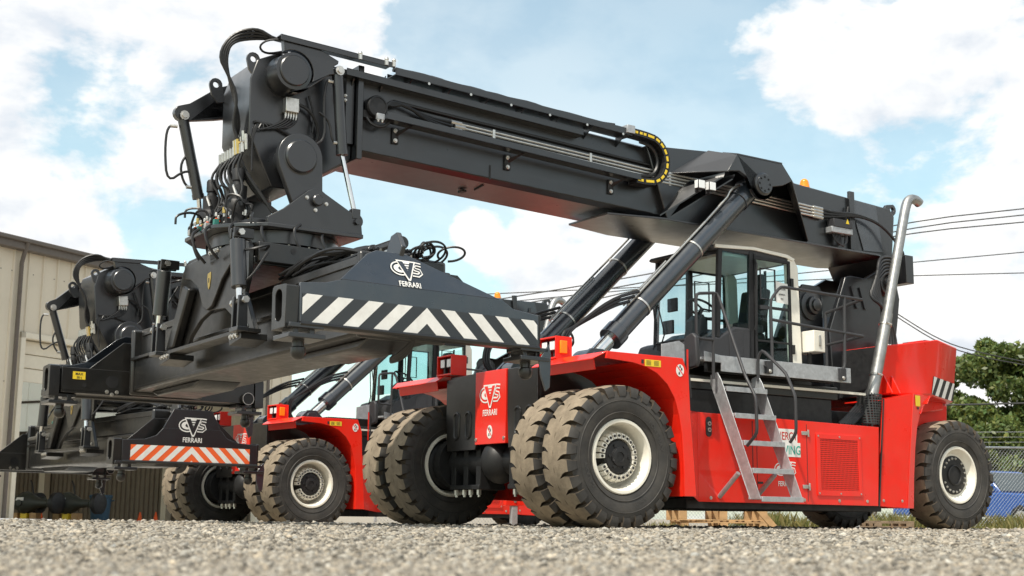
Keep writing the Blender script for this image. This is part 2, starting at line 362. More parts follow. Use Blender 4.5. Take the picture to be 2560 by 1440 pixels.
def stripes(fc, w, h, mats, pitch, gap=0):
    """chevron hazard stripes meeting in the middle, on a w x h strip centred at the origin"""
    fc.mb.mt(mats[0]); fc.poly([(-w/2, 0), (w/2, 0), (w/2, h), (-w/2, h)], .002)
    fc.mb.mt(mats[1])
    def clip(poly, x0, x1):
        for sgn, lim in ((1, x0), (-1, -x1)):
            out = []
            for i in range(len(poly)):
                a, b = poly[i], poly[(i+1) % len(poly)]; da = a[0]*sgn-lim; db = b[0]*sgn-lim
                if da >= 0: out.append(a)
                if (da >= 0) != (db >= 0): t = da/(da-db); out.append((a[0]+(b[0]-a[0])*t, a[1]+(b[1]-a[1])*t))
            poly = out
            if not poly: return []
        return poly
    sl = h*1.05
    for i in range(-1, int(w/2/pitch)+2):
        x = (i-.5)*pitch
        for sg in (-1, 1):
            q = [(sg*(x+sl), 0), (sg*(x+sl+pitch*.5), 0), (sg*(x+pitch*.5), h), (sg*x, h)]
            q = clip(q, *((0, w/2) if sg > 0 else (-w/2, 0)))
            if len(q) > 2: fc.poly(q, .004)

# ------------------------------------------------------------------ ground
def ground_z(x, y):
    u = y-.45*max(x, 0); t = min(1, max(0, (u-18.2)/3.6)); return -.13*t*t*(3-2*t)
def axis(vals): return sorted(set(vals))
gx = axis([-900, -300, -100, -60, -40]+list(np.arange(-30, 30.1, 1.5))+[40, 60, 100, 300, 900])
gy = axis([-900, -200, -40, -10, 0]+list(np.arange(2, 40.1, 1.2))+[50, 70, 100, 200, 500, 1500])
g = MB().mt('ground')
g.add([(x, y, ground_z(x, y)) for y in gy for x in gx], [(j*len(gx)+i, j*len(gx)+i+1, (j+1)*len(gx)+i+1, (j+1)*len(gx)+i) for j in range(len(gy)-1) for i in range(len(gx)-1)])
go = g.build('ground', recalc=False); tag(go, 'wide yard of pale crushed gravel', 'ground', kind='structure')

def scatter_stones():
    # icosahedron-based crushed stones, joined: far too many to count
    t = (1+5**.5)/2
    V = np.array([(-1,t,0),(1,t,0),(-1,-t,0),(1,-t,0),(0,-1,t),(0,1,t),(0,-1,-t),(0,1,-t),(t,0,-1),(t,0,1),(-t,0,-1),(-t,0,1)], float)/1.9
    Fc = np.array([(0,11,5),(0,5,1),(0,1,7),(0,7,10),(0,10,11),(1,5,9),(5,11,4),(11,10,2),(10,7,6),(7,1,8),(3,9,4),(3,4,2),(3,2,6),(3,6,8),(3,8,9),(4,9,5),(2,4,11),(6,2,10),(8,6,7),(9,8,1)])
    rng = np.random.default_rng(3)
    shapes = [V*rng.uniform(.72, 1.25, (12, 1))*np.array([1, rng.uniform(.6, .95), rng.uniform(.45, .8)]) for _ in range(14)]
    bands = [(1.7, 3.2, 6000, .0035), (3.2, 5.5, 2300, .0050), (5.5, 9, 800, .0072), (9, 14, 300, .0105), (14, 21, 80, .014)]
    P = []; Sz = []
    for d0, d1, dens, r in bands:
        wd = .47
        n = int(wd*(d1*d1-d0*d0)*dens)
        y = np.sqrt(rng.uniform(d0*d0, d1*d1, n)); x = rng.uniform(-wd, wd, n)*y
        P.append(np.stack([x, y], 1)); Sz.append(r*np.exp(rng.normal(0, .50, n)).clip(.4, 3.2))
    P = np.concatenate(P); Sz = np.concatenate(Sz); n = len(P)
    u = P[:, 1]-.45*np.maximum(P[:, 0], 0); tt = np.clip((u-18.2)/3.6, 0, 1); gz = -.13*tt*tt*(3-2*tt)
    verts = np.empty((n, 12, 3)); a = rng.uniform(0, 2*pi, n); kind = rng.integers(0, 14, n)
    tl = rng.normal(0, .35, n)
    for k in range(14):
        i = np.where(kind == k)[0]; v = np.repeat(shapes[k][None], len(i), 0)*Sz[i, None, None]
        ct, st = np.cos(tl[i])[:, None], np.sin(tl[i])[:, None]
        y2 = v[:, :, 1]*ct-v[:, :, 2]*st; z2 = v[:, :, 1]*st+v[:, :, 2]*ct
        ca, sa = np.cos(a[i])[:, None], np.sin(a[i])[:, None]
        x3 = v[:, :, 0]*ca-y2*sa; y3 = v[:, :, 0]*sa+y2*ca
        verts[i] = np.stack([x3+P[i, 0, None], y3+P[i, 1, None], z2+(gz[i]+Sz[i]*.10)[:, None]], 2)
    me = bpy.data.meshes.new('gravel_stones'); nf = n*20
    me.vertices.add(n*12); me.vertices.foreach_set('co', verts.ravel())
    idx = (Fc[None]+(np.arange(n)*12)[:, None, None]).ravel().astype(np.int32)
    me.loops.add(nf*3); me.loops.foreach_set('vertex_index', idx)
    me.polygons.add(nf); me.polygons.foreach_set('loop_start', np.arange(0, nf*3, 3, dtype=np.int32)); me.polygons.foreach_set('loop_total', np.full(nf, 3, np.int32))
    me.update(calc_edges=True)
    tone = rng.normal(.265, .075, n).clip(.08, .5); warm = rng.normal(.01, .03, n)
    odd = rng.random(n); tone = np.where(odd < .17, tone*.40, tone); warm = np.where(odd > .97, .07, warm)
    c = np.stack([tone*(1+warm), tone*.915, tone*(.775-warm), np.ones(n)], 1).repeat(12, 0)
    at = me.color_attributes.new('tone', 'FLOAT_COLOR', 'POINT'); at.data.foreach_set('color', c.ravel())
    me.materials.append(MATS['stone'])
    o = bpy.data.objects.new('gravel_stones', me); col.objects.link(o); tag(o, 'loose pale crushed stones covering the yard', 'gravel', kind='stuff')
scatter_stones()

# ------------------------------------------------------------------ reach stacker
R_T, W_F, WB, Y_R, TW = .745, 2.187, 6.577, 1.224, .46
def make_tyre():
    mb = MB(); hw = TW/2; n = 78
    prof = [(.385, -hw+.07), (.40, -hw+.035), (.47, -hw+.012), (.55, -hw-.002), (.62, -hw+.004), (.672, -hw+.022), (.694, -hw+.055), (.702, -.06), (.704, 0)]
    prof = prof+[(r, -h) for r, h in prof[-2::-1]]
    mb.mt('sidewall'); mb.lathe(prof[:6], (0, 0, 0), (0, 1, 0), n); mb.lathe(prof[-6:], (0, 0, 0), (0, 1, 0), n)
    mb.mt('groove'); mb.lathe(prof[5:-5], (0, 0, 0), (0, 1, 0), n)
    for sg in (-1, 1):
        for rr, yy in ((.575, hw+.0015), (.455, hw-.010)):
            mb.mt('sidewall'); mb.lathe([(rr-.006, sg*(yy-.004)), (rr, sg*(yy+.004)), (rr+.006, sg*(yy-.004))], (0, 0, 0), (0, 1, 0), n)
    NL = 26; pitch = 2*pi/NL
    for sg in (-1, 1):
        for i in range(NL):
            a0 = i*pitch+(pitch/2 if sg > 0 else 0)
            rows = [(0, .50, 0, .745), (.075, .50, .02, .745), (.095, .455, .08, .7445), (.135, .405, .20, .742), (.175, .365, .24, .739), (.210, .335, .22, .728), (.228, .315, .20, .700), (.2335, .29, .20, .655), (.2325, .25, .20, .622)]
            L_, R_, Lb, Rb = [], [], [], []
            for y, hwid, off, r in rows:
                ac = a0+off*pitch; yb = min(y, .222)
                rb = .695 if y < .2 else min(r-.03, .67)
                for lst, da, rad, yy in ((L_, -hwid, r, y), (R_, hwid, r, y), (Lb, -hwid*1.04, rb, yb if y > .2 else y), (Rb, hwid*1.04, rb, yb if y > .2 else y)):
                    an = ac+da*pitch; lst.append((rad*cos(an), sg*yy, rad*sin(an)))
            k = len(rows); mb.mt('tread')
            vs = L_+R_+Lb+Rb
            top = [(q, q+1, k+q+1, k+q) for q in range(5)]
            mb.add(vs, top)
            mb.mt('sidewall'); mb.add(vs, [(q, q+1, k+q+1, k+q) for q in range(5, k-1)])
            mb.mt('groove'); mb.add(vs, [(q, 2*k+q, 2*k+q+1, q+1) for q in range(1, k-1)]+[(k+q, k+q+1, 3*k+q+1, 3*k+q) for q in range(1, k-1)])
    o = mb.build('tyre', angle=30); return o
def make_tyre_text():
    mb = MB().mt('tyretext')
    for t, ac, rr, size in (('GALAXY', -10, .50, .062), ('PORT MAX', 165, .50, .062), ('18.00-25', 258, .50, .05)):
        vs, fs = text_geo(t, .0)
        def wp(x, y, h):
            r = rr-.02+y*size; an = radians(ac)+x*size*1.15/rr      # faces +y; from outside +x is to the left
            return (-r*sin(an), TW/2-.0+h, r*cos(an))
        mb.add([wp(a[0], a[1], .003) for a in vs], fs)
    return mb.build('lettering', recalc=False)
def make_rim(deep):
    mb = MB().mt('cream'); h = TW/2
    mb.lathe([(.340, h-.055), (.352, h-.03), (.378, h-.028), (.388, h-.040), (.390, h-.07), (.383, h-.09)], (0, 0, 0), (0, 1, 0), 48)
    if deep: mb.lathe([(.345, h-.05), (.335, h-.075), (.322, h-.14), (.312, h-.26), (.285, h-.30), (.20, h-.31)], (0, 0, 0), (0, 1, 0), 48)
    else: mb.lathe([(.345, h-.05), (.335, h-.07), (.318, h-.10), (.29, h-.125), (.24, h-.13)], (0, 0, 0), (0, 1, 0), 48)
    mb.lathe([(.388, -h+.07), (.390, -h+.05), (.378, -h+.028), (.352, -h+.03), (.335, -h+.06), (.322, -h+.2)], (0, 0, 0), (0, 1, 0), 48)
    return mb.build('rim', angle=25)
def make_hub(kind):
    mb = MB().mt('black'); h = TW/2
    if kind == 'front':
        mb.lathe([(.185, h-.32), (.182, h-.12), (.165, h-.10), (.16, h-.095), (.10, h-.09), (.098, h-.075), (.05, h-.07), (.048, h-.08), (0.001, h-.08)], (0, 0, 0), (0, 1, 0), 40)
        for i in range(6): a = i*pi/3+.3; mb.cyl((.125*cos(a), h-.10, .125*sin(a)), (.125*cos(a), h-.078, .125*sin(a)), .016, n=10)
        fc = Face(mb, (0, h-.076, 0), (-1, 0, 0), (0, 0, 1), (0, 1, 0)); mb.mt('tyretext'); fc.text('Kessler', 0, .055, .045)
    elif kind == 'rear':
        mb.lathe([(.262, h-.13), (.262, h-.11), (.25, h-.105), (.14, h-.105), (.135, h-.085), (.125, h-.08), (.12, h-.10), (.03, h-.095), (.001, h-.095)], (0, 0, 0), (0, 1, 0), 40)
        mb.mt('zinc')
        for i in range(20):
            if i in (3, 4, 10, 16): continue
            a = i*2*pi/20; mb.bolt((.225*cos(a), h-.105, .225*sin(a)), (0, 1, 0), .011, .018)
    else:
        mb.lathe([(.31, -h+.16), (.30, -h+.1), (.22, -h+.06), (.2, -.05), (.18, h), (.001, h)], (0, 0, 0), (0, 1, 0), 28)
    return mb.build('wheel')
def make_clamp():
    mb = MB().mt('cream'); h = TW/2
    mb.hexa([(.188, h-.16, -.020), (.188, h-.085, -.020), (.188, h-.085, .020), (.188, h-.16, .020), (.262, h-.16, -.026), (.246, h-.10, -.024), (.246, h-.10, .024), (.262, h-.16, .026)])
    mb.mt('plastic').bolt((.217, h-.095, 0), (0, 1, 0), .010, .016)
    return mb.build('wheel_clamp')
PROTO = {}
def build_protos():
    PROTO['tyre'] = make_tyre(); PROTO['text'] = make_tyre_text(); PROTO['rim_d'] = make_rim(True); PROTO['rim_s'] = make_rim(False); PROTO['clamp'] = make_clamp()
    for k in ('front', 'rear', 'inner'): PROTO['hub_'+k] = make_hub(k)
build_protos()
def wheel(parent, x, yc, kind, side, spin=0, detail=True):
    flip = 0 if side > 0 else pi
    w = share('wheel', PROTO['hub_'+kind], parent, (x, yc, R_T-.014), (0, spin, 0) if not flip else (0, spin, pi))
    share('tyre', PROTO['tyre'], w); share('rim', PROTO['rim_d' if kind != 'rear' else 'rim_s'], w)
    if detail and kind in ('front', 'rear'): share('lettering', PROTO['text'], w, rot=(0, .5, 0))
    if detail and kind == 'front':
        for i in range(24):
            if i == 20: continue
            share('wheel_clamp', PROTO['clamp'], w, rot=(0, i*2*pi/24, 0))
    return w

def arc(cx, cz, r, a0, a1, n=10): return [(cx+r*cos(radians(a0+(a1-a0)*i/n)), cz+r*sin(radians(a0+(a1-a0)*i/n))) for i in range(n+1)]
def obround(cx, cz, hw, hh, n=6): return [(cx+hw*cos(a), cz+(hh-hw)*(1 if sin(a) >= 0 else -1)+hw*sin(a)) for a in [2*pi*i/(4*n) for i in range(4*n)]]

def reach_stacker(loc, a, pitch, ms, label, variant, ret=0):
    """local axes: x forward, y left, z up, origin on the ground under the front axle"""
    T = empty('reach_stacker', loc, pi+a); tag(T, label, 'reach stacker', 'reach stackers parked in the yard')
    near = variant == 1
    PV = Vector((-6.0, 0, 3.38))
    MBm = Matrix.Translation(PV) @ Matrix.Rotation(pitch, 4, 'Y') @ Matrix.Translation(-PV) if pitch else Matrix.Identity(4)
    MB0 = MBm; MBm = MB0 @ Matrix.Translation((-ret, 0, -.035*ret))
    pin = Vector((3.04, 0, 3.74)); MR = Matrix.Translation((MBm @ pin)-pin)
    MS = Matrix.Translation((3.0+(MBm @ pin).x-pin.x, 0, ms)) @ Matrix.Rotation(.05 if near else .02, 4, 'Z') @ Matrix.Rotation(.03 if near else 0, 4, 'X')
    B = lambda mb, name, bevel=.006, par=None, **k: mb.build(name, par or T, MBm, bevel, **k)      # boom group
    BO = lambda mb, name, bevel=.006, par=None, **k: mb.build(name, par or T, MB0, bevel, **k)
    RG = lambda mb, name, bevel=.006, par=None, **k: mb.build(name, par or T, MR, bevel, **k)      # rotator group
    S = lambda mb, name, bevel=.006, par=None, **k: mb.build(name, par or T, MS, bevel, **k)       # spreader group
    C = lambda mb, name, bevel=.006, par=None, **k: mb.build(name, par or T, None, bevel, **k)     # chassis
    # ---- wheels
    for side in (1, -1):
        wheel(T, 0, side*(W_F-TW/2), 'front', side, .3+side, near or side > 0)
        wheel(T, 0, side*(W_F-TW/2-.58), 'inner', side, .05*side)
        wheel(T, -WB, side*(Y_R-TW/2), 'rear', side, 1.1*side)
    # ---- drive axle
    mb = MB().mt('black'); mb.cyl((0, -1.75, R_T), (0, 1.75, R_T), .17, n=20); mb.cyl((0, -1.15, R_T), (0, -1.0, R_T), .30, n=24); mb.cyl((0, 1.0, R_T), (0, 1.15, R_T), .30, n=24)
    mb.ball((.06, -.02, .74), .26, 18, 10, (.95, .8, 1)); mb.cyl((-.1, 0, .74), (-.8, 0, .9), .09, n=12)
    ax = C(mb, 'drive_axle', 0)
    mb = MB().mt('black')
    for sy in (-1, 1):
        y0, y1 = (.30, .95) if sy > 0 else (-.95, -.30)
        mb.box((-.18, y0, .46), (.16, y0+.10, .95)); mb.box((-.18, y1-.10, .46), (.16, y1, .95)); mb.box((-.18, (y0+y1)/2-.05, .46), (.16, (y0+y1)/2+.05, .95)); mb.box((-.2, y0, .42), (.18, y1, .475))
    hanger = C(mb, 'axle_mount', .008)
    for sy in (-1, 1):
        for y in (.38, .56, .70, .88):
            b = MB().mt('zinc'); b.cyl((.12, sy*y, .36), (.12, sy*y, .42), .030, n=6); b.cyl((.12, sy*y, .335), (.12, sy*y, .36), .018, n=8); C(b, 'nut', 0, hanger)
    # ---- front frame
    mb = MB().mt('dark2'); mb.prism([(-1.25, 1.0), (-1.25, 1.74), (.0, 1.78), (.19, 1.78), (.19, 1.0)], 'y', -.95, .95); C(mb, 'front_frame', .01)
    for sy in (-1, 1):
        mb = MB().mt('dark2')
        ys = (-.95, -.275) if sy < 0 else (.375, .97)
        tp = 1.735 if sy < 0 else 1.77
        mb.prism([(ys[0], tp), (ys[1], 1.775), (ys[1], .93), (ys[1]-.05*sy*-1 if sy > 0 else ys[1]-.02, .875), (ys[0]+.03, .875), (ys[0], 1.3)], 'x', .195, .245)
        pl = C(mb, 'front_plate', .006)
        for q in (.36, .74):
            yy = ys[0]+(ys[1]-ys[0])*q
            b = MB().mt('dark2'); b.tube([(.247, y, z) for y, z in obround(yy, 1.17, .055, .155)], .016, 6, closed=True); b.mt('black').prism(obround(yy, 1.17, .045, .145), 'x', .2, .2475); C(b, 'slot', 0, pl)
    mb = MB().mt('red'); mb.box((.20, -.27, .93), (.262, .37, 1.775)); rp = C(mb, 'front_panel', .005); rp['label'] = 'red front panel with white emblem'
    b = MB(); fc = Face(b, (.263, .05, 1.50), (0, 1, 0), (0, 0, 1), (1, 0, 0)); logo(fc, .44, 'white', 'red'); b.build('emblem', rp, recalc=False)
    b = MB().mt('white'); fc = Face(b, (.263, .05, 1.07), (0, 1, 0), (0, 0, 1), (1, 0, 0)); fc.poly([(.058*cos(t*pi/12), .078*sin(t*pi/12)) for t in range(24)])
    b.mt('red'); fc.stroke([(-.04, .05), (.04, -.05)], .014, .005); b.mt('print'); [fc.poly([(x-.012, y-.018), (x+.012, y-.018), (x+.006, y+.018), (x-.008, y+.012)], .0042) for x, y in ((-.012, -.03), (.018, .02), (-.01, .04))]
    b.build('warning_sticker', rp, recalc=False)
    for y in (-.24, .34):
        b = MB().mt('zinc'); b.bolt((.262, y, .99), (1, 0, 0)); C(b, 'bolt', 0, rp)
    # ---- front fenders
    for sy in (1, -1):
        Y0 = 2.20*sy
        arch = [(.26, 1.725), (-.10, 1.705), (-.28, 1.67), (-.42, 1.615), (-.56, 1.51), (-.66, 1.37), (-.72, 1.20), (-.76, 1.0), (-.78, .7), (-.785, .34)]
        mb = MB().mt('red'); mb.prism([(.24, 1.80), (-.78, 1.80), (-.86, 1.61), (-.88, 1.2), (-.95, .34)]+arch[::-1], 'y', Y0-.012*sy, Y0+.012*sy)
        fd = C(mb, 'fender', .004)
        b = MB().mt('red'); b.slab([(.24, 1.0*sy, 1.787), (.24, Y0, 1.787), (-.78, Y0, 1.787), (-.78, 1.0*sy, 1.787)], (0, 0, .014)); C(b, 'fender_top', .003, fd)
        b = MB().mt('red'); b.slab([(.242, 1.02*sy, 1.80), (.242, Y0, 1.80), (.36, Y0-.10*sy, 1.725), (.36, 1.02*sy, 1.725)], (.0, 0, -.012)); b.slab([(.30, 1.1*sy, 1.74), (.30, (2.05)*sy, 1.74), (.28, 2.05*sy, 1.62), (.28, 1.1*sy, 1.62)], (-.012, 0, 0)); C(b, 'fender_lip', .003, fd)
        b = MB().mt('red')
        for p, q in zip(arch[1:], arch[2:]): b.slab([(p[0], 1.08*sy, p[1]), (p[0], Y0-.013*sy, p[1]), (q[0], Y0-.013*sy, q[1]), (q[0], 1.08*sy, q[1])], (-.008, 0, .008))
        C(b, 'wheel_arch', 0, fd, angle=50)
        if sy > 0:
            b = MB(); fc = Face(b, (-.36, Y0+.013, 1.715), (-1, 0, 0), (0, 0, 1), (0, 1, 0)); b.mt('yellow'); fc.poly([(-.11, -.035), (.11, -.035), (.11, .035), (-.11, .035)])
            b.mt('print'); [fc.poly([(x-.035, y), (x+.03, y), (x+.03, y+.004), (x-.035, y+.004)], .005) for x in (-.055, .05) for y in (-.022, -.012, -.002, .008, .02)]; fc.poly([(-.155, -.012), (-.122, -.012), (-.122, .03), (-.155, .03)])
            b.build('warning_label', fd, recalc=False)
            b = MB().mt('white'); fc = Face(b, (-.735, Y0+.013, 1.665), (-1, 0, 0), (0, 0, 1), (0, 1, 0)); fc.poly([(.056*cos(t*pi/12), .066*sin(t*pi/12)) for t in range(24)])
            b.mt('red'); fc.stroke([(-.04, .045), (.04, -.045)], .012, .005); b.mt('print'); [fc.poly([(x-.01, y-.016), (x+.012, y-.014), (x+.006, y+.016), (x-.008, y+.01)], .0042) for x, y in ((-.012, -.03), (.022, .016), (0, .042))]
            b.build('warning_sticker', fd, recalc=False)
            for zz in (1.29, 1.22): b = MB().mt('zinc'); b.bolt((-.735, 2.0, zz), (.9, .3, 0), .016); C(b, 'bolt', 0, fd)
        # light box on the frame corner
        xo = .26; yc = 1.16*sy if sy > 0 else -1.0
        b = MB().mt('red'); b.box((xo-.22, yc-.16, 1.80), (xo-.20, yc+.16, 2.05)); b.box((xo-.22, yc-.17, 1.80), (xo, yc-.155, 2.05)); b.box((xo-.22, yc+.155, 1.80), (xo, yc+.17, 2.05)); b.box((xo-.22, yc-.155, 2.03), (xo+.0, yc+.155, 2.048)); b.box((xo-.22, yc-.155, 1.802), (xo, yc+.155, 1.822))
        lb = C(b, 'lamp_box', .003)
        for dy in (-.075, .07):
            h = MB().mt('plastic'); h.box((xo-.10, yc+dy-.055, 1.895), (xo-.03, yc+dy+.055, 2.01)); h.box((xo-.09, yc+dy-.02, 1.83), (xo-.05, yc+dy+.02, 1.9)); h.mt('lens').box((xo-.031, yc+dy-.046, 1.904), (xo-.022, yc+dy+.046, 2.001)); C(h, 'headlight', .004, lb)
        if sy > 0: h = MB().mt('amber'); h.box((xo-.14, yc+.17, 1.86), (xo-.05, yc+.196, 2.0)); C(h, 'turn_signal', .006, lb)
        # inner flank behind the fender towards the cab
        b = MB().mt('red'); b.slab([(-.95, 2.17*sy, .34), (-.88, 2.17*sy, 1.2), (-1.45, 1.58*sy, 1.31), (-1.62, 1.5*sy, 1.31), (-1.62, 1.5*sy, .30)], (.0, -.015*sy, 0)); C(b, 'flank_panel', .003)
    # ---- chassis core
    mb = MB().mt('black'); mb.box((-6.3, -.62, .45), (-.5, .62, 1.0)); mb.box((-4.75, -1.42, .22), (-1.5, 1.42, .34)); mb.box((-4.05, -1.28, .34), (-1.3, 1.28, 1.60)); mb.box((-4.9, -1.0, .34), (-4.05, 1.0, 1.5)); C(mb, 'chassis', .01)
    mb = MB().mt('dark2'); mb.box((-4.15, -1.30, 1.60), (-1.0, 1.30, 1.76)); mb.box((-2.2, -1.0, 1.76), (-.9, 1.0, 1.92)); C(mb, 'deck', .01)
    mb = MB().mt('cream'); mb.box((-4.62, 1.30, 1.685), (-.95, 1.34, 1.715)); C(mb, 'deck_strip', 0)
    for sy in (1, -1):
        mb = MB().mt('red'); mb.prism([(-1.62, .30), (-1.62, 1.31), (-4.66, 1.275), (-4.60, .29)], 'y', 1.485*sy, 1.50*sy); sp = C(mb, 'side_panel', .003)
        if sy < 0: continue
        for x0, x1 in ((-2.46, -2.47), (-2.53, -2.536), (-3.36, -3.367)):
            b = MB().mt('print'); b.box((x1, 1.4995, .33), (x0, 1.5025, 1.25)); C(b, 'seam', 0, sp)
        for zz in (1.14, .50):
            b = MB().mt('zinc'); b.box((-3.40, 1.50, zz-.02), (-3.27, 1.512, zz+.025)); b.box((-3.39, 1.512, zz-.04), (-3.365, 1.522, zz+.045)); C(b, 'hinge', .003, sp)
        b = MB().mt('redgrille'); b.box((-4.26, 1.488, .46), (-3.57, 1.4945, 1.10)); 
        gr = MB().mt('red')
        for lo, hi in (((-4.31, 1.49, 1.09), (-3.52, 1.513, 1.15)), ((-4.31, 1.49, .40), (-3.52, 1.513, .465)), ((-4.31, 1.49, .465), (-4.25, 1.513, 1.09)), ((-3.58, 1.49, .465), (-3.52, 1.513, 1.09))): gr.box(lo, hi)
        go_ = C(gr, 'grille_frame', .003, sp)
        b = MB().mt('redgrille'); b.face([(-4.25, 1.508, .465), (-3.58, 1.508, .465), (-3.58, 1.508, 1.09), (-4.25, 1.508, 1.09)]); b.mt('rust').face([(-4.25, 1.5035, .465), (-3.58, 1.5035, .465), (-3.58, 1.5035, 1.09), (-4.25, 1.5035, 1.09)]); b.build('grille', sp, recalc=False)
        for x in (-3.55, -3.92, -4.28):
            for z in (.43, 1.12): b = MB().mt('zinc'); b.bolt((x, 1.513, z), (0, 1, 0), .008, .008); C(b, 'bolt', 0, sp)
        for x in (-1.8, -2.6, -3.3, -3.9, -4.4): b = MB().mt('zinc'); b.bolt((x, 1.50, .345), (0, 1, 0), .014, .012); C(b, 'bolt', 0, sp)
        b = MB().mt('print'); b.prism(obround(-1.78, 1.15, .045, .115), 'y', 1.50, 1.508); sk = C(b, 'socket_plate', .002, sp)
        for zz in (1.185, 1.115): b = MB().mt('zinc'); b.cyl((-1.78, 1.508, zz), (-1.78, 1.522, zz), .025, n=12); b.mt('print').cyl((-1.78, 1.5225, zz), (-1.78, 1.523, zz), .014, n=10); C(b, 'socket', 0, sk)
        b = MB(); fc = Face(b, (-3.02, 1.5005, 1.02), (-1, 0, 0), (0, 0, 1), (0, 1, 0)); b.mt('white'); fc.poly([(-.22, .0), (.18, .0), (.18, .16), (-.22, .16)]); fc.poly([(-.18, -.17), (.23, -.17), (.23, -.0), (-.18, -.0)])
        b.mt('redlens'); fc.text('ENERGY', -.02, .03, .135, .005, .01, .8); b.mt('teal'); fc.text('SAVING', .025, -.14, .15, .005, .01, .8); b.build('sticker', sp, recalc=False)
        b = MB(); fc = Face(b, (-2.99, 1.5005, .70), (-1, 0, 0), (0, 0, 1), (0, 1, 0)); logo(fc, .36, 'white', 'red'); b.build('emblem', sp, recalc=False)
        b = MB().mt('print'); b.box((-2.62, 1.50, .52), (-2.54, 1.508, .545)); C(b, 'latch', .002, sp)
    # ---- rear fenders
    for sy in (1, -1):
        mb = MB().mt('red')
        mb.slab([(-4.635, 1.47*sy, .29), (-4.93, 1.35*sy, 1.65), (-5.50, 1.36*sy, 1.76), (-5.23, 1.42*sy, .27)], (0, -.02*sy, 0))
        rf = C(mb, 'rear_fender', .003)
        b = MB().mt('red'); b.slab([(-5.505, 1.365*sy, 1.762), (-5.93, 1.30*sy, 1.757), (-5.80, 1.31*sy, 1.64), (-5.66, 1.335*sy, 1.50), (-5.57, 1.355*sy, 1.32), (-5.50, 1.37*sy, 1.05), (-5.44, 1.38*sy, .65), (-5.40, 1.39*sy, .27), (-5.235, 1.425*sy, .27)], (0, -.02*sy, 0)); C(b, 'fender_edge', .003, rf)
        b = MB().mt('red')
        ap = [(-5.93, 1.757), (-5.80, 1.64), (-5.66, 1.50), (-5.57, 1.32), (-5.50, 1.05), (-5.44, .65), (-5.40, .27)]
        for p, q in zip(ap, ap[1:]): b.slab([(p[0], .66*sy, p[1]), (p[0], 1.30*sy, p[1]), (q[0], 1.35*sy, q[1]), (q[0], .66*sy, q[1])], (.01, 0, .006))
        b.slab([(-4.93, .7*sy, 1.65), (-4.93, 1.35*sy, 1.65), (-5.50, 1.36*sy, 1.76), (-5.95, 1.3*sy, 1.757), (-5.95, .7*sy, 1.757)], (0, 0, -.012)); C(b, 'wheel_arch', 0, rf, angle=50)
        b = MB().mt('print'); b.slab([(-4.615, 1.492*sy, .28), (-4.645, 1.488*sy, .28), (-4.945, 1.362*sy, 1.66), (-4.915, 1.37*sy, 1.66)], (0, -.01*sy, 0)); C(b, 'seam', 0, rf)
        if sy > 0:
            b = MB(); fc = Face(b, (-5.60, 1.352, 1.71), (-.99, -.13, 0), (0, 0, 1), (.13, 1, 0)); b.mt('yellow'); fc.poly([(-.055, -.11), (.055, -.11), (.06, .03), (-.06, .03)], .006); b.mt('print'); fc.poly([(-.015, -.15), (.02, -.15), (.02, -.12), (-.015, -.12)], .006); b.build('warning_label', rf, recalc=False)
            for x in (-4.75, -5.1): b = MB().mt('zinc'); b.bolt((x, 1.457, .36), (0, 1, 0), .013, .012); C(b, 'bolt', 0, rf)
    # ---- counterweight
    mb = MB().mt('red')
    bot = [(-5.05, 1.12, 1.74), (-6.10, 1.17, 1.79), (-6.80, .98, 1.74), (-7.0, .72, 1.73), (-7.0, -.72, 1.73), (-6.80, -.98, 1.74), (-6.10, -1.17, 1.79), (-5.05, -1.12, 1.74)]
    top = [(-5.15, 1.17, 2.385), (-6.25, 1.20, 2.56), (-6.88, 1.02, 2.51), (-7.12, .74, 2.50), (-7.12, -.74, 2.50), (-6.88, -1.02, 2.51), (-6.25, -1.20, 2.56), (-5.15, -1.17, 2.385)]
    n = 8; mb.add(bot+top, [tuple(range(n))[::-1], tuple(range(n, 2*n))]+[(i, (i+1) % n, n+(i+1) % n, n+i) for i in range(n)])
    cw = C(mb, 'counterweight', .02)
    mb = MB().mt('red'); mb.prism([(-5.95, 1.15), (-6.95, 1.25), (-6.98, 1.73), (-5.9, 1.73)], 'y', -.74, .74); mb.prism([(-6.15, 1.55), (-6.75, 1.64), (-6.75, 1.75), (-6.15, 1.76)], 'y', -.86, .86); C(mb, 'counterweight_base', .02, cw)
    b = MB().mt('black'); b.slab([(-5.04, -1.10, 1.72), (-5.04, 1.09, 1.72), (-5.13, 1.13, 2.37), (-5.13, -1.14, 2.37)], (.03, 0, .004)); C(b, 'bulkhead', .004, cw)
    if near:
        A = Vector((-6.10, 1.17, 1.79)); Bv = Vector((-6.80, .98, 1.74)); u = (Bv-A).normalized(); upv = Vector((-.11, .03, .77)).normalized(); nn = Vector((-.26, .965, 0)).normalized()
        b = MB(); L_ = (Bv-A).length; hh = .25
        fc = Face(b, A+u*.015+Vector((0, 0, .01)), u, upv, nn); b.mt('print'); fc.poly([(0, 0), (L_-.03, -.0), (L_-.03, hh), (0, hh)], .008); b.mt('white')
        for i in range(4):
            x = i*.205-.1; q = [(max(0, min(L_-.03, xx)), yy) for xx, yy in ((x, 0), (x+.105, 0), (x+.225, hh), (x+.12, hh))]; fc.poly(q, .010)
        b.build('hazard_stripes', cw, recalc=False)
        b = MB().mt('red'); b.box((-6.75, .35, 2.50), (-6.55, .75, 2.62)); b.mt('amber').box((-6.76, .70, 2.54), (-6.60, .77, 2.60)); C(b, 'rear_lamp_box', .006, cw)
        for x in (-5.17, -5.32): b = MB().mt('red'); b.slab([(x, 1.13, 1.76), (x, 1.30, 1.76), (x-.02, 1.15, 2.0)], (-.02, 0, 0)); C(b, 'gusset', 0, cw)
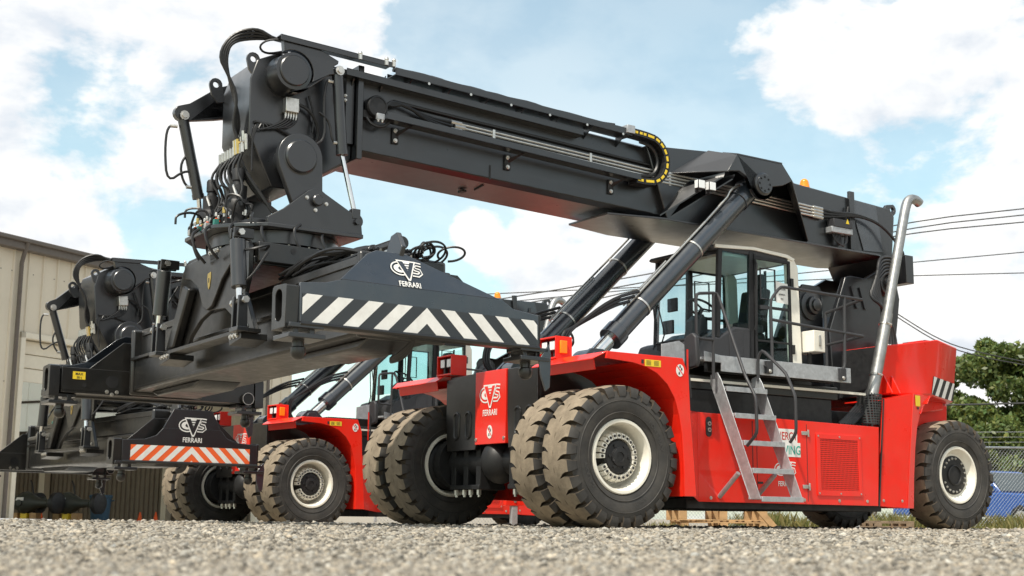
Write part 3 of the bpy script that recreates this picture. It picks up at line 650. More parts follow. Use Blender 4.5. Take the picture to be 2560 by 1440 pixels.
        b = MB().mt('redlens'); b.cyl((-5.85, .75, 2.48), (-5.85, .75, 2.58), .09, .06, n=16); C(b, 'rear_beacon', 0, cw)
    # ---- mast that carries the boom pivot
    for sy in (1, -1):
        mb = MB().mt('dark'); mb.prism([(-4.92, 1.70), (-4.86, 2.62), (-5.16, 3.30), (-5.20, 3.40), (-5.30, 3.43), (-5.60, 3.42), (-5.9, 3.58), (-6.1, 3.58), (-6.24, 3.45), (-6.30, 3.2), (-6.25, 2.9), (-6.0, 1.70)], 'y', .46*sy, .54*sy); ms_ = C(mb, 'mast_plate', .01)
        b = MB().mt('dark'); b.cyl((-6.0, .54*sy, 3.38), (-6.0, .62*sy, 3.38), .17, n=24); b.cyl((-6.0, .62*sy, 3.38), (-6.0, .66*sy, 3.38), .11, n=20); C(b, 'pivot_cap', .006, ms_)
        for i in range(6): t = i*pi/3; b = MB().mt('dark'); b.bolt((-6.0+.08*cos(t), .66*sy, 3.38+.08*sin(t)), (0, sy, 0), .014, .014); C(b, 'bolt', 0, ms_)
        for dx in (0, .17): b = MB().mt('dark'); b.slab([(-5.28-dx, .545*sy, 3.28), (-5.32-dx, .545*sy, 3.28), (-5.42-dx, .545*sy, 2.98), (-5.38-dx, .545*sy, 2.98)], (0, .02*sy, 0)); C(b, 'rib', 0, ms_)
        zt_ = 3.20 if sy > 0 else 2.35; b = MB().mt('dark'); b.prism([(-4.55, 1.75), (-4.55, zt_), (-4.60, zt_+.07), (-4.92, zt_+.07), (-4.97, zt_), (-4.97, 1.75)], 'y', .28*sy, .32*sy); st = C(b, 'support_plate', .008)
        b = MB().mt('dark'); b.lathe([(.20, .0), (.20, .03), (.13, .04), (.12, .09), (.085, .10), (.08, .13), (.05, .14), (.001, .14)], (-4.74, .32*sy, 2.98 if sy > 0 else 2.2), (0, sy, 0), 24); C(b, 'boss', 0, st)
    mb = MB().mt('dark'); mb.prism([(-5.0, 1.7), (-5.0, 2.5), (-5.3, 2.9), (-6.1, 2.9), (-5.95, 1.7)], 'y', -.455, .455); C(mb, 'mast_core', .01)
    # ---- exhaust
    b = MB().mt('exhaust'); b.tube([(-4.90, 1.20, 1.70), (-5.25, 1.20, 2.82)], .076, 20); b.tube([(-5.24, 1.20, 2.80), (-5.62, 1.20, 4.06), (-5.69, 1.20, 4.30), (-5.74, 1.20, 4.41), (-5.82, 1.20, 4.46), (-5.92, 1.20, 4.46), (-5.99, 1.20, 4.42)], .066, 20, 2); ex = C(b, 'exhaust_pipe', 0)
    for t in (.25, .86): p = Vector((-4.90, 1.2, 1.70)).lerp(Vector((-5.25, 1.2, 2.82)), t); d = Vector((-.30, 0, .955)); b = MB().mt('zinc'); b.lathe([(.077, -.012), (.084, -.012), (.084, .012), (.077, .012)], p, d, 24); b.cyl(p+Vector((-.03, .08, 0)), p+Vector((.06, .08, .02)), .012, n=6); C(b, 'clamp', 0, ex)
    b = MB().mt('blackgrille'); b.lathe([(.16, 0), (.16, .40)], (-4.78, 1.22, 1.32), (-.12, 0, 1), 24); b.build('heat_shield', T)
    # ---- boom, outer section
    mb = MB().mt('dark')
    mb.prism([(-1.72, 4.70), (-2.05, 3.79), (-5.97, 3.79), (-6.18, 3.42), (-6.30, 4.40), (-6.20, 4.50), (-4.30, 4.60), (-4.05, 4.80), (-2.9, 4.80)], 'y', -.50, .50)
    bo = mb.build('boom', T, MB0, .012)
    b = MB().mt('dark'); b.prism([(-1.18, -.40), (-1.18, .40), (-1.94, .585), (-5.85, .585), (-6.1, .45), (-6.1, -.45), (-5.85, -.585), (-1.94, -.585)], 'z', 3.762, 3.788); BO(b, 'bottom_flange', .004, bo)
    for sy in (1, -1):
        pass
        b = MB().mt('steelblue'); b.prism([(-5.36, 4.53), (-5.90, 4.49), (-6.02, 3.84), (-5.62, 3.82)], 'y', .502*sy, .515*sy); BO(b, 'rear_cheek', .003, bo)
        b = MB().mt('dark'); b.box((-5.43, .5*sy-.0, 3.80), (-5.33, .545*sy, 4.63)) if sy > 0 else b.box((-5.43, -.545, 3.80), (-5.33, -.5, 4.63)); BO(b, 'stiffener', .004, bo)
        b = MB().mt('dark'); hole = arc(-6.27, 4.50, .035, 0, 360, 14)[:-1]
        b.ring([(-6.10, 4.40), (-6.12, 4.55)]+arc(-6.27, 4.50, .085, 110, 250, 8)+[(-6.2, 4.30)], arc(-6.27, 4.50, .04, 0, 345, 13), 'y', .44*sy, .49*sy); BO(b, 'lifting_eye', .002, bo)
        # trunnion bracket for the lift cylinder
        out = [(-2.66, 4.42), (-2.83, 4.655), (-3.62, 4.655), (-3.80, 4.46), (-3.62, 4.37)]+arc(-3.25, 4.33, .19, -25, -165, 8)[0:9]+[(-2.98, 4.40), (-2.86, 4.45)]
        b = MB().mt('dark'); b.prism(out, 'y', .90*sy, .955*sy); tr = BO(b, 'trunnion_bracket', .006)
        b = MB().mt('dark'); b.slab([(-2.83, .955*sy, 4.655), (-3.62, .955*sy, 4.655), (-4.02, .5*sy, 4.80), (-3.0, .5*sy, 4.80)], (0, 0, .02)); BO(b, 'top_plate', .004, tr)
        b = MB().mt('dark'); b.slab([(-2.66, .95*sy, 4.42), (-2.83, .955*sy, 4.655), (-2.75, .50*sy, 4.80), (-2.10, .50*sy, 4.40)], (-.02, 0, -.01)); BO(b, 'front_web', .004, tr)
        b = MB().mt('dark'); b.slab([(-3.80, .955*sy, 4.46), (-3.62, .955*sy, 4.655), (-4.05, .5*sy, 4.80), (-4.50, .5*sy, 3.80), (-4.42, .62*sy, 3.80), (-4.0, .86*sy, 4.2)], (.02, 0, 0)); BO(b, 'rear_web', .004, tr)
        for x in (-2.35, -2.52): b = MB().mt('dark'); b.slab([(x, .5*sy, 4.30), (x-.28, .93*sy, 4.38), (x-.28, .90*sy, 4.34), (x+.42, .5*sy, 3.82)], (0, 0, .02)); BO(b, 'gusset', 0, tr)
        b = MB().mt('dark'); b.lathe([(.15, .9), (.15, .985), (.125, 1.0), (.125, 1.015), (.001, 1.015)], (-3.25, 0, 4.33), (0, sy, 0), 28); cp = BO(b, 'pin_cap', 0, tr)
        for i in range(8): t = i*pi/4; b = MB().mt('dark'); b.bolt((-3.25+.09*cos(t), 1.015*sy, 4.33+.09*sin(t)), (0, sy, 0), .012, .014); BO(b, 'bolt', 0, tr)
    # ---- boom, inner section + head
    mb = MB().mt('dark'); cw_ = .05
    def sect(x, zb, zt, hw): return [(x, -hw+cw_, zb), (x, hw-cw_, zb), (x, hw, zb+cw_), (x, hw, zt-.02), (x, hw-.02, zt), (x, -hw+.02, zt), (x, -hw, zt-.02), (x, -hw, zb+cw_)]
    vs = sect(-2.2, 3.80, 4.69, .42)+sect(2.30, 3.955, 4.86, .42)
    mb.add(vs, [tuple(range(8))[::-1], tuple(range(8, 16))]+[(i, (i+1) % 8, 8+(i+1) % 8, 8+i) for i in range(8)]); bi = B(mb, 'boom_extension', .004, angle=20)
    b = MB().mt('hose'); b.tube([(.55, .425, 4.10), (.55, .425, 4.02), (.55, .425, 3.93)], .010, 5); b.tube([(.52, .05, 3.885), (.56, .30, 3.885)], .010, 5); b.box((.60, -.1, 3.86), (.66, -.0, 3.885)); B(b, 'weld_stud', 0, bi)
    b = MB().mt('dark2'); b.tube([(2.2-i*.11, .422, 3.957+.05-(.1+i*.11)*.0344+.002*sin(i*2.3)) for i in range(38)], .007, 5); B(b, 'weld_bead', 0, bi)
    b = MB().mt('dark'); b.prism([(-.50, 3.88), (.50, 3.88), (.50, 4.93), (-.50, 4.93)], 'x', 2.24, 2.31); B(b, 'end_collar', .008, bi)
    mb = MB().mt('dark'); hull = [(2.31, 4.90), (3.20, 4.92), (3.43, 4.80), (3.50, 4.58), (3.49, 4.0), (3.22, 3.46), (2.94, 3.46), (2.67, 3.66), (2.31, 3.90)]
    mb.prism(hull, 'y', -.37, .37); hd = B(mb, 'boom_head', .012)
    for sy in (1, -1):
        b = MB().mt('dark'); xo, zo = (3.47, 4.80) if sy > 0 else (3.60, 4.68); b.ring([(xo-.12, zo-.20), (xo+.02, zo-.20)]+arc(xo, zo, .075, -15, 195, 10), arc(xo, zo, .034, 0, 345, 13), 'y', .33*sy, .36*sy); B(b, 'lifting_eye', .002, hd)
        b = MB().mt('dark'); b.prism([(2.32, 4.05), (2.42, 4.05), (2.42, 4.85), (2.32, 4.85)], 'y', .37*sy, .43*sy); B(b, 'edge_strip', .004, hd)
    b = MB().mt('dark'); b.lathe([(.001, -.665), (.155, -.665), (.165, -.655), (.165, -.64), (.20, -.635), (.20, -.46), (.215, -.44), (.215, -.37), (.19, -.36), (.19, .36), (.215, .37), (.215, .44), (.20, .46), (.20, .635), (.165, .64), (.165, .655), (.155, .665), (.001, .665)], (3.13, 0, 4.66), (0, 1, 0), 32); B(b, 'upper_pin', 0, hd)
    b = MB().mt('dark'); b.prism(arc(3.13, 4.66, .225, 60, 270, 14)+[(2.96, 4.50), (2.72, 4.70), (2.66, 4.715)]+arc(2.615, 4.775, .062, -60, 80, 6)+[(2.62, 4.87), (2.88, 4.97), (3.26, 4.985)], 'y', .555, .635); B(b, 'damper_arm', .006, hd)
    b = MB().mt('dark'); b.prism(arc(3.13, 4.66, .225, -110, 110, 14)[::-1]+[(3.13, 4.88), (3.5, 4.72), (3.80, 4.49)]+arc(3.88, 4.37, .085, 80, -80, 6)+[(3.78, 4.30), (3.5, 4.36), (3.2, 4.44)], 'y', -.635, -.555); B(b, 'damper_arm', .006, hd)
    # rotator clevis on the lower pin
    b = MB().mt('dark'); b.lathe([(.001, -.72), (.16, -.72), (.175, -.705), (.175, -.685), (.19, -.68), (.185, -.60), (.17, -.36), (.20, -.35), (.20, .35), (.17, .36), (.185, .60), (.19, .68), (.175, .685), (.175, .705), (.16, .72), (.001, .72)], (3.04, 0, 3.74), (0, 1, 0), 36); lp = RG(b, 'lower_pin', 0)
    for sy in (1, -1):
        b = MB().mt('dark'); b.prism([(2.79, 3.74)]+arc(3.04, 3.74, .25, 180, 0, 16)[1:-1]+[(3.29, 3.74), (3.27, 3.62), (3.10, 3.22), (2.77, 3.20)], 'y', .60*sy, .68*sy)
        cl = RG(b, 'clevis_plate', .008, )
        b = MB().mt('dark'); b.prism([(3.40, 2.99), (3.40, 3.06), (3.22, 3.17), (2.96, 3.39), (2.90, 3.42), (2.83, 3.42), (2.77, 3.38), (2.46, 3.22)]+arc(2.40, 3.14, .075, 80, -60, 6)[:1]+arc(2.40, 3.14, .075, 110, 220, 6)+[(2.33, 2.99)], 'y', .685*sy, .735*sy); tp_ = RG(b, 'rotator_cheek', .006)
        b = MB().mt('dark'); b.lathe([(.001, .79), (.05, .79), (.06, .78), (.06, .735)], (2.87, 0, 3.29), (0, sy, 0), 16); b.mt('zinc'); [b.bolt((2.87+dx, .735*sy, 3.29+dz), (0, sy, 0), .014, .022) for dx, dz in ((.11, .02), (-.11, -.02), (.01, -.10))]; b.mt('dark'); RG(b, 'lock_pin', 0, tp_)
        b = MB().mt('dark'); b.cyl((2.40, .735*sy, 3.13), (2.40, .77*sy, 3.13), .035, n=6); RG(b, 'cross_bolt', 0, tp_)
    b = MB().mt('dark'); b.prism([(2.33, -.74), (3.45, -.80), (3.60, -.78), (3.78, -.55), (3.80, .30), (3.62, .55), (3.40, .74), (2.33, .76)], 'z', 2.955, 3.0); b.prism(arc(0, 0, 1, 0, 0, 1)[:0]+[(2.5, -.6), (3.5, -.6), (3.62, 0), (3.5, .6), (2.5, .6)], 'z', 3.0, 3.06); base = RG(b, 'rotator_base', .008)
    b = MB().mt('dark'); b.lathe([(.45, 2.60), (.66, 2.60), (.66, 2.70), (.60, 2.72), (.60, 2.80), (.68, 2.82), (.68, 2.95), (.45, 2.955)], (3.0, 0, 0), (0, 0, 1), 48); sr = RG(b, 'slew_ring', 0)
    for i in range(36): t = i*pi/18; b = MB().mt('zinc'); b.bolt((3.0+.64*cos(t), .64*sin(t), 2.82), (0, 0, -1), .014, .02); RG(b, 'bolt', 0, sr)
    for x, y in ((3.52, .22), (3.55, -.42)):
        b = MB().mt('black'); b.lathe([(.14, 3.0), (.14, 3.05), (.12, 3.06), (.12, 3.16), (.125, 3.17), (.125, 3.28), (.11, 3.30), (.095, 3.31), (.095, 3.45), (.055, 3.46), (.05, 3.50), (.062, 3.51), (.062, 3.62), (.05, 3.64), (.001, 3.64)], (x, y, 0), (0, 0, 1), 20); mo = RG(b, 'slew_motor', 0)
        b = MB().mt('zinc'); [b.bolt((x+.128*cos(t), y+.128*sin(t), 3.05), (0, 0, 1), .012, .016) for t in np.arange(0, 6.2, .785)]; b.tube([(x+.06, y+.08, 3.40), (x+.12, y+.16, 3.42), (x+.10, y+.22, 3.30)], .016, 6, 1); RG(b, 'fittings', 0, mo)
    rng = random.Random(5)
    for i in range(16):
        p = Vector((3.42+rng.random()*.3, -.5+rng.random()*.9, 3.04+rng.random()*.12)); q = p+Vector((rng.uniform(-.12, .2), rng.uniform(-.3, .3), rng.uniform(.05, .3))); r = q+Vector((rng.uniform(-.15, .2), rng.uniform(-.25, .25), rng.uniform(-.28, -.1)))
        b = MB().mt('hose'); b.tube([p, p+Vector((0, 0, .12)), q, r+Vector((0, 0, .1)), r], .013, 6, 2); b.mt('zinc' if i % 3 else 'brass').cyl(p, p+Vector((0, 0, .06)), .017, n=6); RG(b, 'hydraulic_hose', 0, base)
    for i in range(9):
        p = Vector((3.62+rng.random()*.2, -.5+i*.11, 3.0)); b = MB().mt(('black', 'zinc', 'black', 'green')[i % 4]); b.box(p-Vector((.025, .025, 0)), p+Vector((.025, .025, .06))); b.mt('orange').box(p+Vector((-.012, .0, .06)), p+Vector((.012, .02, .072))); b.mt('zinc').cyl(p+Vector((0, 0, .09)), p+Vector((0, 0, .13)), .016, n=6); RG(b, 'valve_block', .003, base)
    # damping cylinders at the head
    for (p0, p1, p2, kk) in (((2.615, .595, 4.76), (2.53, .60, 3.86), (2.41, .70, 3.22), 1), ((3.86, -.595, 4.34), (3.63, -.60, 3.46), (3.57, -.62, 3.12), -1)):
        p0 = MBm @ Vector(p0); p1 = (MBm @ Vector(p1))*.5+(MR @ Vector(p1))*.5; p2 = MR @ Vector(p2); d = (p1-p0).normalized()
        b = MB().mt('dark'); b.cyl(p0, p1, .060, n=18); b.cyl(p0-Vector((0, .05, 0)), p0+Vector((0, .05, 0)), .055, n=16); b.cyl(p1-d*.05, p1, .066, n=18); dc = b.build('damper_cylinder', T)
        b = MB().mt('chrome'); b.cyl(p1, p2, .026, n=14); b.build('piston_rod', dc)
        b = MB().mt('dark'); b.box(p2-Vector((.05, .04, .06)), p2+Vector((.05, .04, .05))); b.build('rod_eye', dc, bevel=.008)
        b = MB().mt('zinc'); b.bolt(p0+Vector((0, .06*1, 0)), (0, 1, 0), .035, .03); b.build('bolt', dc)
        o = Vector((.12*kk, 0, 0)) if kk > 0 else Vector((.14, -.02, 0))
        b = MB().mt('hose'); b.tube([p0-Vector((-.05*kk if kk > 0 else -.05, 0, .12)), p0+o*1.1-Vector((0, 0, .12)), p0+o*1.2-Vector((0, 0, .4)), p0+o*.9-Vector((0, 0, .75)), p1-d*.30+o*.7, p1-d*.28] if kk < 0 else [p0-Vector((-.05, 0, .12)), p0+o*1.1-Vector((0, 0, .12)), p0+o*1.2-Vector((0, 0, .4)), p0+o*.9-Vector((0, 0, .75)), p0+o*2-Vector((0, 0, .85))], .014, 7, 2); b.tube([p1+d*-.12, p1+d*-.12+o*.9, p1+d*-.35+o, p1+d*-.42+o*2 if kk > 0 else p1+d*-.52+o*.05], .014, 7, 2)
        b.mt('zinc').cyl(p0-Vector((-.05*kk if kk > 0 else -.05, 0, .12)), p0+o*.9-Vector((0, 0, .12)), .02, n=8); b.cyl(p1+d*-.12, p1+d*-.12+o*.8, .02, n=8); b.build('hydraulic_hose', dc)
    for i in range(9):
        y0 = .30-i*.075; b = MB().mt('hose'); b.tube([(3.52, y0, 3.80), (3.56+.03*(i % 3), y0-.05, 3.62), (3.50, y0+.04, 3.42), (3.58, y0+.02*(i % 2), 3.22), (3.52+.05*(i % 3), y0, 3.05)], .014+.004*(i % 2), 7, 2); b.mt('zinc').cyl((3.52, y0, 3.80), (3.525, y0, 3.90), .02, n=6); RG(b, 'hydraulic_hose', 0)
    for i in range(8):
        an = -1.0+i*.42; p = Vector((3.0+.80*cos(an), .74*sin(an), 2.92)); b = MB().mt('hose'); b.tube([p+Vector((0, 0, .10)), p+Vector((.10, .04, .02)), p+Vector((.06, .10, -.16)), p+Vector((-.06, .06, -.26))], .016, 6, 2); RG(b, 'hydraulic_hose', 0, base)
    # hoses and junction box on the head
    for i in range(4):
        o = (i-1.5)*.03
        b = MB().mt('hose'); b.tube([(3.28+o, .50, 5.02), (3.50, .42+o, 5.06+o), (3.72, .36, 4.98+o), (3.80+o, .32, 4.78), (3.72, .30, 4.60), (3.60, .26+o, 4.38), (3.57+o, .22, 4.1), (3.55, .18+o, 3.95)], .017, 7, 2); b.mt('brass' if i % 2 else 'zinc').cyl((3.55, .18+o, 3.95), (3.53, .17+o, 3.80), .020, n=8); b.mt('hose').tube([(3.53, .17+o, 3.80), (3.45, .2+o, 3.6), (3.30, .30+o, 3.35), (3.15+o, .42, 3.16), (3.05+o, .46, 3.05)], .018, 7, 2); B(b, 'hydraulic_hose', 0, hd)
    for i in range(3):
        b = MB().mt('hose'); b.tube([(3.05+i*.02, .62, 4.99), (3.36, .52, 5.0), (3.46, .44, 4.92), (3.36, .40, 4.86), (3.1, .38, 4.96-.01*i)], .012, 6, 2); B(b, 'hydraulic_hose', 0, hd)
    b = MB().mt('zinc'); b.box((2.98, .37, 4.27), (3.13, .47, 4.43)); b.box((2.96, .40, 4.30), (2.985, .44, 4.40)); jb = B(b, 'junction_box', .008, hd)
    for i in range(5):
        x = 2.99+i*.03; b = MB().mt('hose'); b.tube([(x, .42, 4.27), (x-.01, .43, 4.18), (x+.12+.05*i, .42, 4.08-.02*i), (3.35, .40, 4.14), (3.46, .38, 4.06-.02*i), (3.44, .37, 3.6)], .010, 6, 2); b.mt('zinc').cyl((x, .42, 4.27), (x, .42, 4.20), .014, n=6); B(b, 'cable', 0, hd)
    b = MB().mt('hose'); b.tube([(3.12, .41, 4.40), (2.86, .44, 4.36), (2.74, .42, 4.20), (2.72, .40, 4.02), (2.85, .40, 3.96), (3.2, .4, 4.10), (3.44, .39, 4.12)], .018, 7, 2); b.tube([(2.85, .41, 4.5), (2.78, .42, 4.3), (2.80, .42, 4.1)], .012, 6, 2); B(b, 'cable', 0, hd)
    b = MB().mt('zinc')
    for i in range(4): b.cyl((3.52, .36-i*.07, 3.98+.05*(i % 2)), (3.50, .35-i*.07, 3.82), .018, n=8); b.cyl((3.52, .36-i*.07, 3.90), (3.52, .30-i*.07, 3.92), .014, n=6)
    B(b, 'hose_couplings', 0, hd)
    b = MB().mt('dark'); b.box((2.38, .37, 4.50), (2.52, .42, 4.60)); b.mt('zinc'); [b.bolt((2.42+dx, .42, 4.53+dz), (0, 1, 0), .014, .02) for dx in (0, .06) for dz in (0, .05)]; B(b, 'sensor_bracket', .003, hd)
    # ---- top cable tray, rails, lower tray, pipes
    def beam(b, p0, p1, w, h):  # sloped box along x: p=(x,y,z) of lower-outer edge, width towards -y
        b.hexa([(p0[0], p0[1]-w, p0[2]), (p1[0], p1[1]-w, p1[2]), (p1[0], p1[1], p1[2]), (p0[0], p0[1], p0[2]), (p0[0], p0[1]-w, p0[2]+h), (p1[0], p1[1]-w, p1[2]+h), (p1[0], p1[1], p1[2]+h), (p0[0], p0[1], p0[2]+h)])
    b = MB().mt('dark'); beam(b, (1.92, .62, 4.865), (-1.40, .62, 4.735), .012, .085); beam(b, (1.92, .62, 4.865), (-1.40, .62, 4.735), .20, .012); beam(b, (1.92, .43, 4.865), (-1.40, .43, 4.735), .012, .06); ct = B(b, 'cable_tray', .003)
    for i in range(7):
        x = 1.7-i*.5; b = MB().mt('dark'); z = 4.865-(1.92-x)*.0392; b.slab([(x, .61, z-.002), (x, .42, z-.002), (x, .42, z-.12)], (.012, 0, 0)); B(b, 'bracket', 0, ct)
    for i in range(6): x = 1.5-i*.55; b = MB().mt('zinc'); b.cyl((x, .62, 4.84-(1.5-x)*.039), (x, .628, 4.84-(1.5-x)*.039), .016, n=8); B(b, 'bolt', 0, ct)
    b = MB().mt('hose'); b.tube([(1.9, .52, 4.95)]+[(1.6-i*.25, .52+.02*sin(i*2.1), 4.945-.0098*i+.015*sin(i*1.7)) for i in range(12)], .025, 7, 1); b.tube([(1.9, .57, 4.94)]+[(1.6-i*.25, .57+.01*sin(i*1.3), 4.94-.0098*i+.012*sin(i*2.3+1)) for i in range(12)], .018, 7, 1); B(b, 'cable', 0, ct)
    b = MB().mt('dark'); b.slab([(3.30, .44, 5.01), (3.30, .66, 5.01), (1.95, .66, 4.965), (1.95, .44, 4.965)], (0, 0, .014)); beam(b, (3.30, .66, 4.96), (1.95, .66, 4.92), .012, .06); ft = B(b, 'front_tray', .003)
    for x in (2.38, 2.06, 1.97): b = MB().mt('zinc'); b.cyl((x, .66, 4.93), (x, .66, 4.99), .022, n=8); b.ball((x, .66, 5.0), .026, 8, 5); B(b, 'bolt', 0, ft)
    b = MB().mt('dark'); beam(b, (2.48, .555, 4.775), (-.70, .555, 4.635), .135, .012); beam(b, (2.48, .555, 4.775), (-.70, .555, 4.635), .012, .075); gr_ = B(b, 'guide_rail', .003)
    for x in (2.35, 2.0): b = MB().mt('dark'); b.slab([(x, .55, 4.85), (x, .43, 4.77), (x, .43, 4.70)], (.012, 0, 0)); B(b, 'bracket', 0, gr_)
    b = MB().mt('dark'); beam(b, (2.02, .64, 4.345), (-1.52, .64, 4.19), .012, .075); beam(b, (2.02, .64, 4.345), (-1.52, .64, 4.19), .16, .012); lt = B(b, 'lower_tray', .003)
    for x in (1.70, .21, -1.31):
        z = 4.345-(2.02-x)*.0438; b = MB().mt('black'); b.slab([(x, .60, z-.002), (x, .56, z-.002), (x+.12, .43, z-.11), (x+.12, .43, z-.06)], (-.03, 0, 0)); b.box((x+.07, .42, z-.19), (x+.15, .445, z-.01)); b.mt('zinc'); [b.bolt((x+.11, .445, z-.045-dz), (0, 1, 0), .018, .02) for dz in (0, .11)]; B(b, 'tray_bracket', .003, lt)
    for i in range(4):
        o = i*.042; b = MB().mt('zinc'); z0 = 4.50-o
        b.tube([(1.05-.05*(i % 2), .475, z0), (-1.7, .475, z0-.10), (-2.8, .535, z0-.135), (-4.75, .54, z0-.205)], .0165, 10); b.cyl((1.12-.05*(i % 2), .475, z0+.003), (.98-.05*(i % 2), .475, z0), .026, n=8); b.cyl((-4.60, .54, z0-.198), (-4.78, .54, z0-.205), .026, n=8); B(b, 'hydraulic_pipe', 0)
        b = MB().mt('hose'); b.tube([(1.10, .475, z0), (1.4, .48, 4.50-o*.5), (1.72, .49, 4.57+.01*i), (1.88, .50, 4.60-.02*i), (1.95, .49, 4.55), (1.96, .46, 4.46)], .019, 7, 2); B(b, 'hydraulic_hose', 0)
    b = MB().mt('hose'); b.tube([(1.85, .44, 4.62), (1.5, .445, 4.60), (.9, .445, 4.575), (0, .445, 4.545), (-1.9, .445, 4.465)], .018, 7, 1); B(b, 'cable', 0)
    for x in (.55, -.85, -2.1): b = MB().mt('zinc'); z = 4.50-(1.05-x)*.0364; b.box((x-.018, .45, z-.15), (x+.018, .503, z+.025)); B(b, 'pipe_clamp', .003)
    for i in range(3):
        b = MB().mt('hose'); b.tube([(-4.76, .54, 4.29-.05*i), (-5.0, .57, 4.27-.03*i), (-5.4, .60, 4.30-.01*i), (-5.85, .62, 4.22), (-6.15, .66, 3.98), (-6.32, .66, 3.72+.03*i), (-6.30, .5, 3.6)], .020, 7, 2); B(b, 'hydraulic_hose', 0)
    # cable reel
    b = MB().mt('black'); b.lathe([(.03, -.06), (.115, -.06), (.125, -.045), (.125, .02), (.115, .035), (.10, .037), (.098, .03), (.001, .03)], (2.09, .52, 4.49), (0, 1, 0), 24); b.box((2.12, .42, 4.36), (2.24, .5, 4.44)); rl = B(b, 'cable_reel', 0); 
    b = MB().mt('galv'); b.box((2.03, .56, 4.335), (2.12, .60, 4.40)); b.mt('zinc'); [b.bolt((2.05+dx, .58, 4.335), (0, 0, -1), .014, .03) for dx in (0, .05)]; B(b, 'reel_bracket', .003, rl)
    b = MB().mt('hose'); b.tube([(2.2, .5, 4.36), (2.15, .52, 4.28), (2.02, .53, 4.27), (1.95, .55, 4.33)], .016, 6, 2); B(b, 'cable', 0, rl)
    # energy chain: links round a bend
    pth = [(-1.36, 4.795)]+[(-1.50-.06*i, 4.79-.004*i) for i in range(3)]+arc(-1.66, 4.485, .295, 92, 268, 10)[1:-1]+[(-1.58, 4.192), (-1.46, 4.196)]
    pts = [Vector((x, 0, z)) for x, z in pth]
    ch = None
    for i, (p, q) in enumerate(zip(pts, pts[1:])):
        d = (q-p).normalized(); nrm = Vector((-d.z, 0, d.x)); Lk = (q-p).length
        b = MB().mt('black'); hh = .042
        c = [p+nrm*hh, q+nrm*hh, q-nrm*hh, p-nrm*hh]
        b.slab([v+Vector((0, .46, 0)) for v in c], (0, .17, 0))
        c2 = [p+d*Lk*.15+nrm*.016, p+d*Lk*.85+nrm*.016, p+d*Lk*.85-nrm*.016, p+d*Lk*.15-nrm*.016]
        b.mt('yellow').slab([v+Vector((0, .63, 0)) for v in c2], (0, .004, 0))
        if ch is None: ch = B(b, 'energy_chain', .004)
        else: B(b, 'chain_link', .004, ch)
    b = MB().mt('hose'); b.tube([(p.x, .55, p.z) for p in [pts[i]*.72+Vector((-1.60, 0, 4.49))*.28 for i in range(2, len(pts))]], .022, 6, 1); B(b, 'cable', 0, ch)
    b = MB().mt('galv'); b.box((-1.42, .47, 4.76), (-1.30, .65, 4.86)); B(b, 'chain_bracket', .004, ch)
    # work lights, electric box, beacon
    for x in (-2.24, -2.42):
        b = MB().mt('plastic'); b.box((x-.06, .86, 4.13), (x+.055, .93, 4.25)); b.box((x-.02, .82, 4.10), (x+.02, .9, 4.15)); wl = B(b, 'work_light', .008); b = MB().mt('lens'); b.box((x-.05, .93, 4.14), (x+.045, .938, 4.24)); b.box((x+.055, .87, 4.14), (x+.062, .925, 4.24)); B(b, 'lens', .003, wl)
    b = MB().mt('galv'); b.box((-5.28, .50, 3.98), (-4.87, .63, 4.06)); b.mt('plastic').box((-5.26, .51, 4.06), (-4.90, .64, 4.17)); eb = B(b, 'electric_box', .006); b = MB().mt('yellow'); b.face([(-5.2, .643, 4.12), (-5.13, .643, 4.12), (-5.165, .643, 4.19)]); B(b, 'warning_triangle', 0, eb)
    for i in range(6): b = MB().mt('hose'); b.tube([(-4.95-i*.03, .56, 4.0), (-4.95-i*.03, .57, 3.93), (-5.0-.02*i, .58, 3.86-.01*i), (-5.12, .57+.01*i, 3.82), (-5.24+.01*i, .56, 3.88), (-5.24, .55, 4.0+.04*i), (-5.3, .54, 4.4)], .012, 6, 2); B(b, 'cable', 0, eb)
    b = MB().mt('amber'); b.cyl((-4.62, .38, 4.60), (-4.62, .38, 4.67), .075, .06, n=18); b.ball((-4.62, .38, 4.67), .06, 14, 8); B(b, 'beacon', 0)
    # ---- lift cylinders
    for sy in (1, -1):
        p1 = MB0 @ Vector((-3.25, .74*sy, 4.33)); p0 = Vector((-.62, .74*sy, 1.86)); d = (p1-p0).normalized(); Lc = (p1-p0).length
        b = MB().mt('steelblue'); b.cyl(p0+d*.55, p1-d*.10, .132, n=28); b.cyl(p1-d*.32, p1-d*.08, .146, n=28); b.cyl(p1-Vector((0, .16, 0)), p1+Vector((0, .16, 0)), .13, n=24); lc = b.build('lift_cylinder', T, bevel=.004)
        b = MB().mt('chrome'); b.cyl(p0, p0+d*.6, .09, n=20); b.build('piston_rod', lc)
        b = MB().mt('steelblue'); b.cyl(p0-Vector((0, .12, 0)), p0+Vector((0, .12, 0)), .16, n=24); b.cyl(p0+d*.45, p0+d*.62, .15, n=24); b.build('rod_eye', lc, bevel=.006)
        b = MB().mt('steelblue'); b.slab([(-.30, .86*sy, 1.76), (-.42, .86*sy, 1.90), (-.55, .86*sy, 2.02), (-.72, .86*sy, 2.02), (-.85, .86*sy, 1.9), (-.95, .86*sy, 1.76)], (0, .05*sy, 0)); b.lathe([(.11, .90), (.11, .945), (.001, .945)], (-.62, 0, 1.88), (0, sy, 0), 20); b.build('cylinder_foot', lc, bevel=.005)
        for t in (.30, .62):
            c = p0+d*Lc*t; b = MB().mt('zinc'); b.lathe([(.133, -.012), (.141, -.012), (.141, .012), (.133, .012)], c, d, 28); b.build('clamp', lc)
        up = Vector((-d.z, 0, d.x)); up = up if up.z > 0 else -up
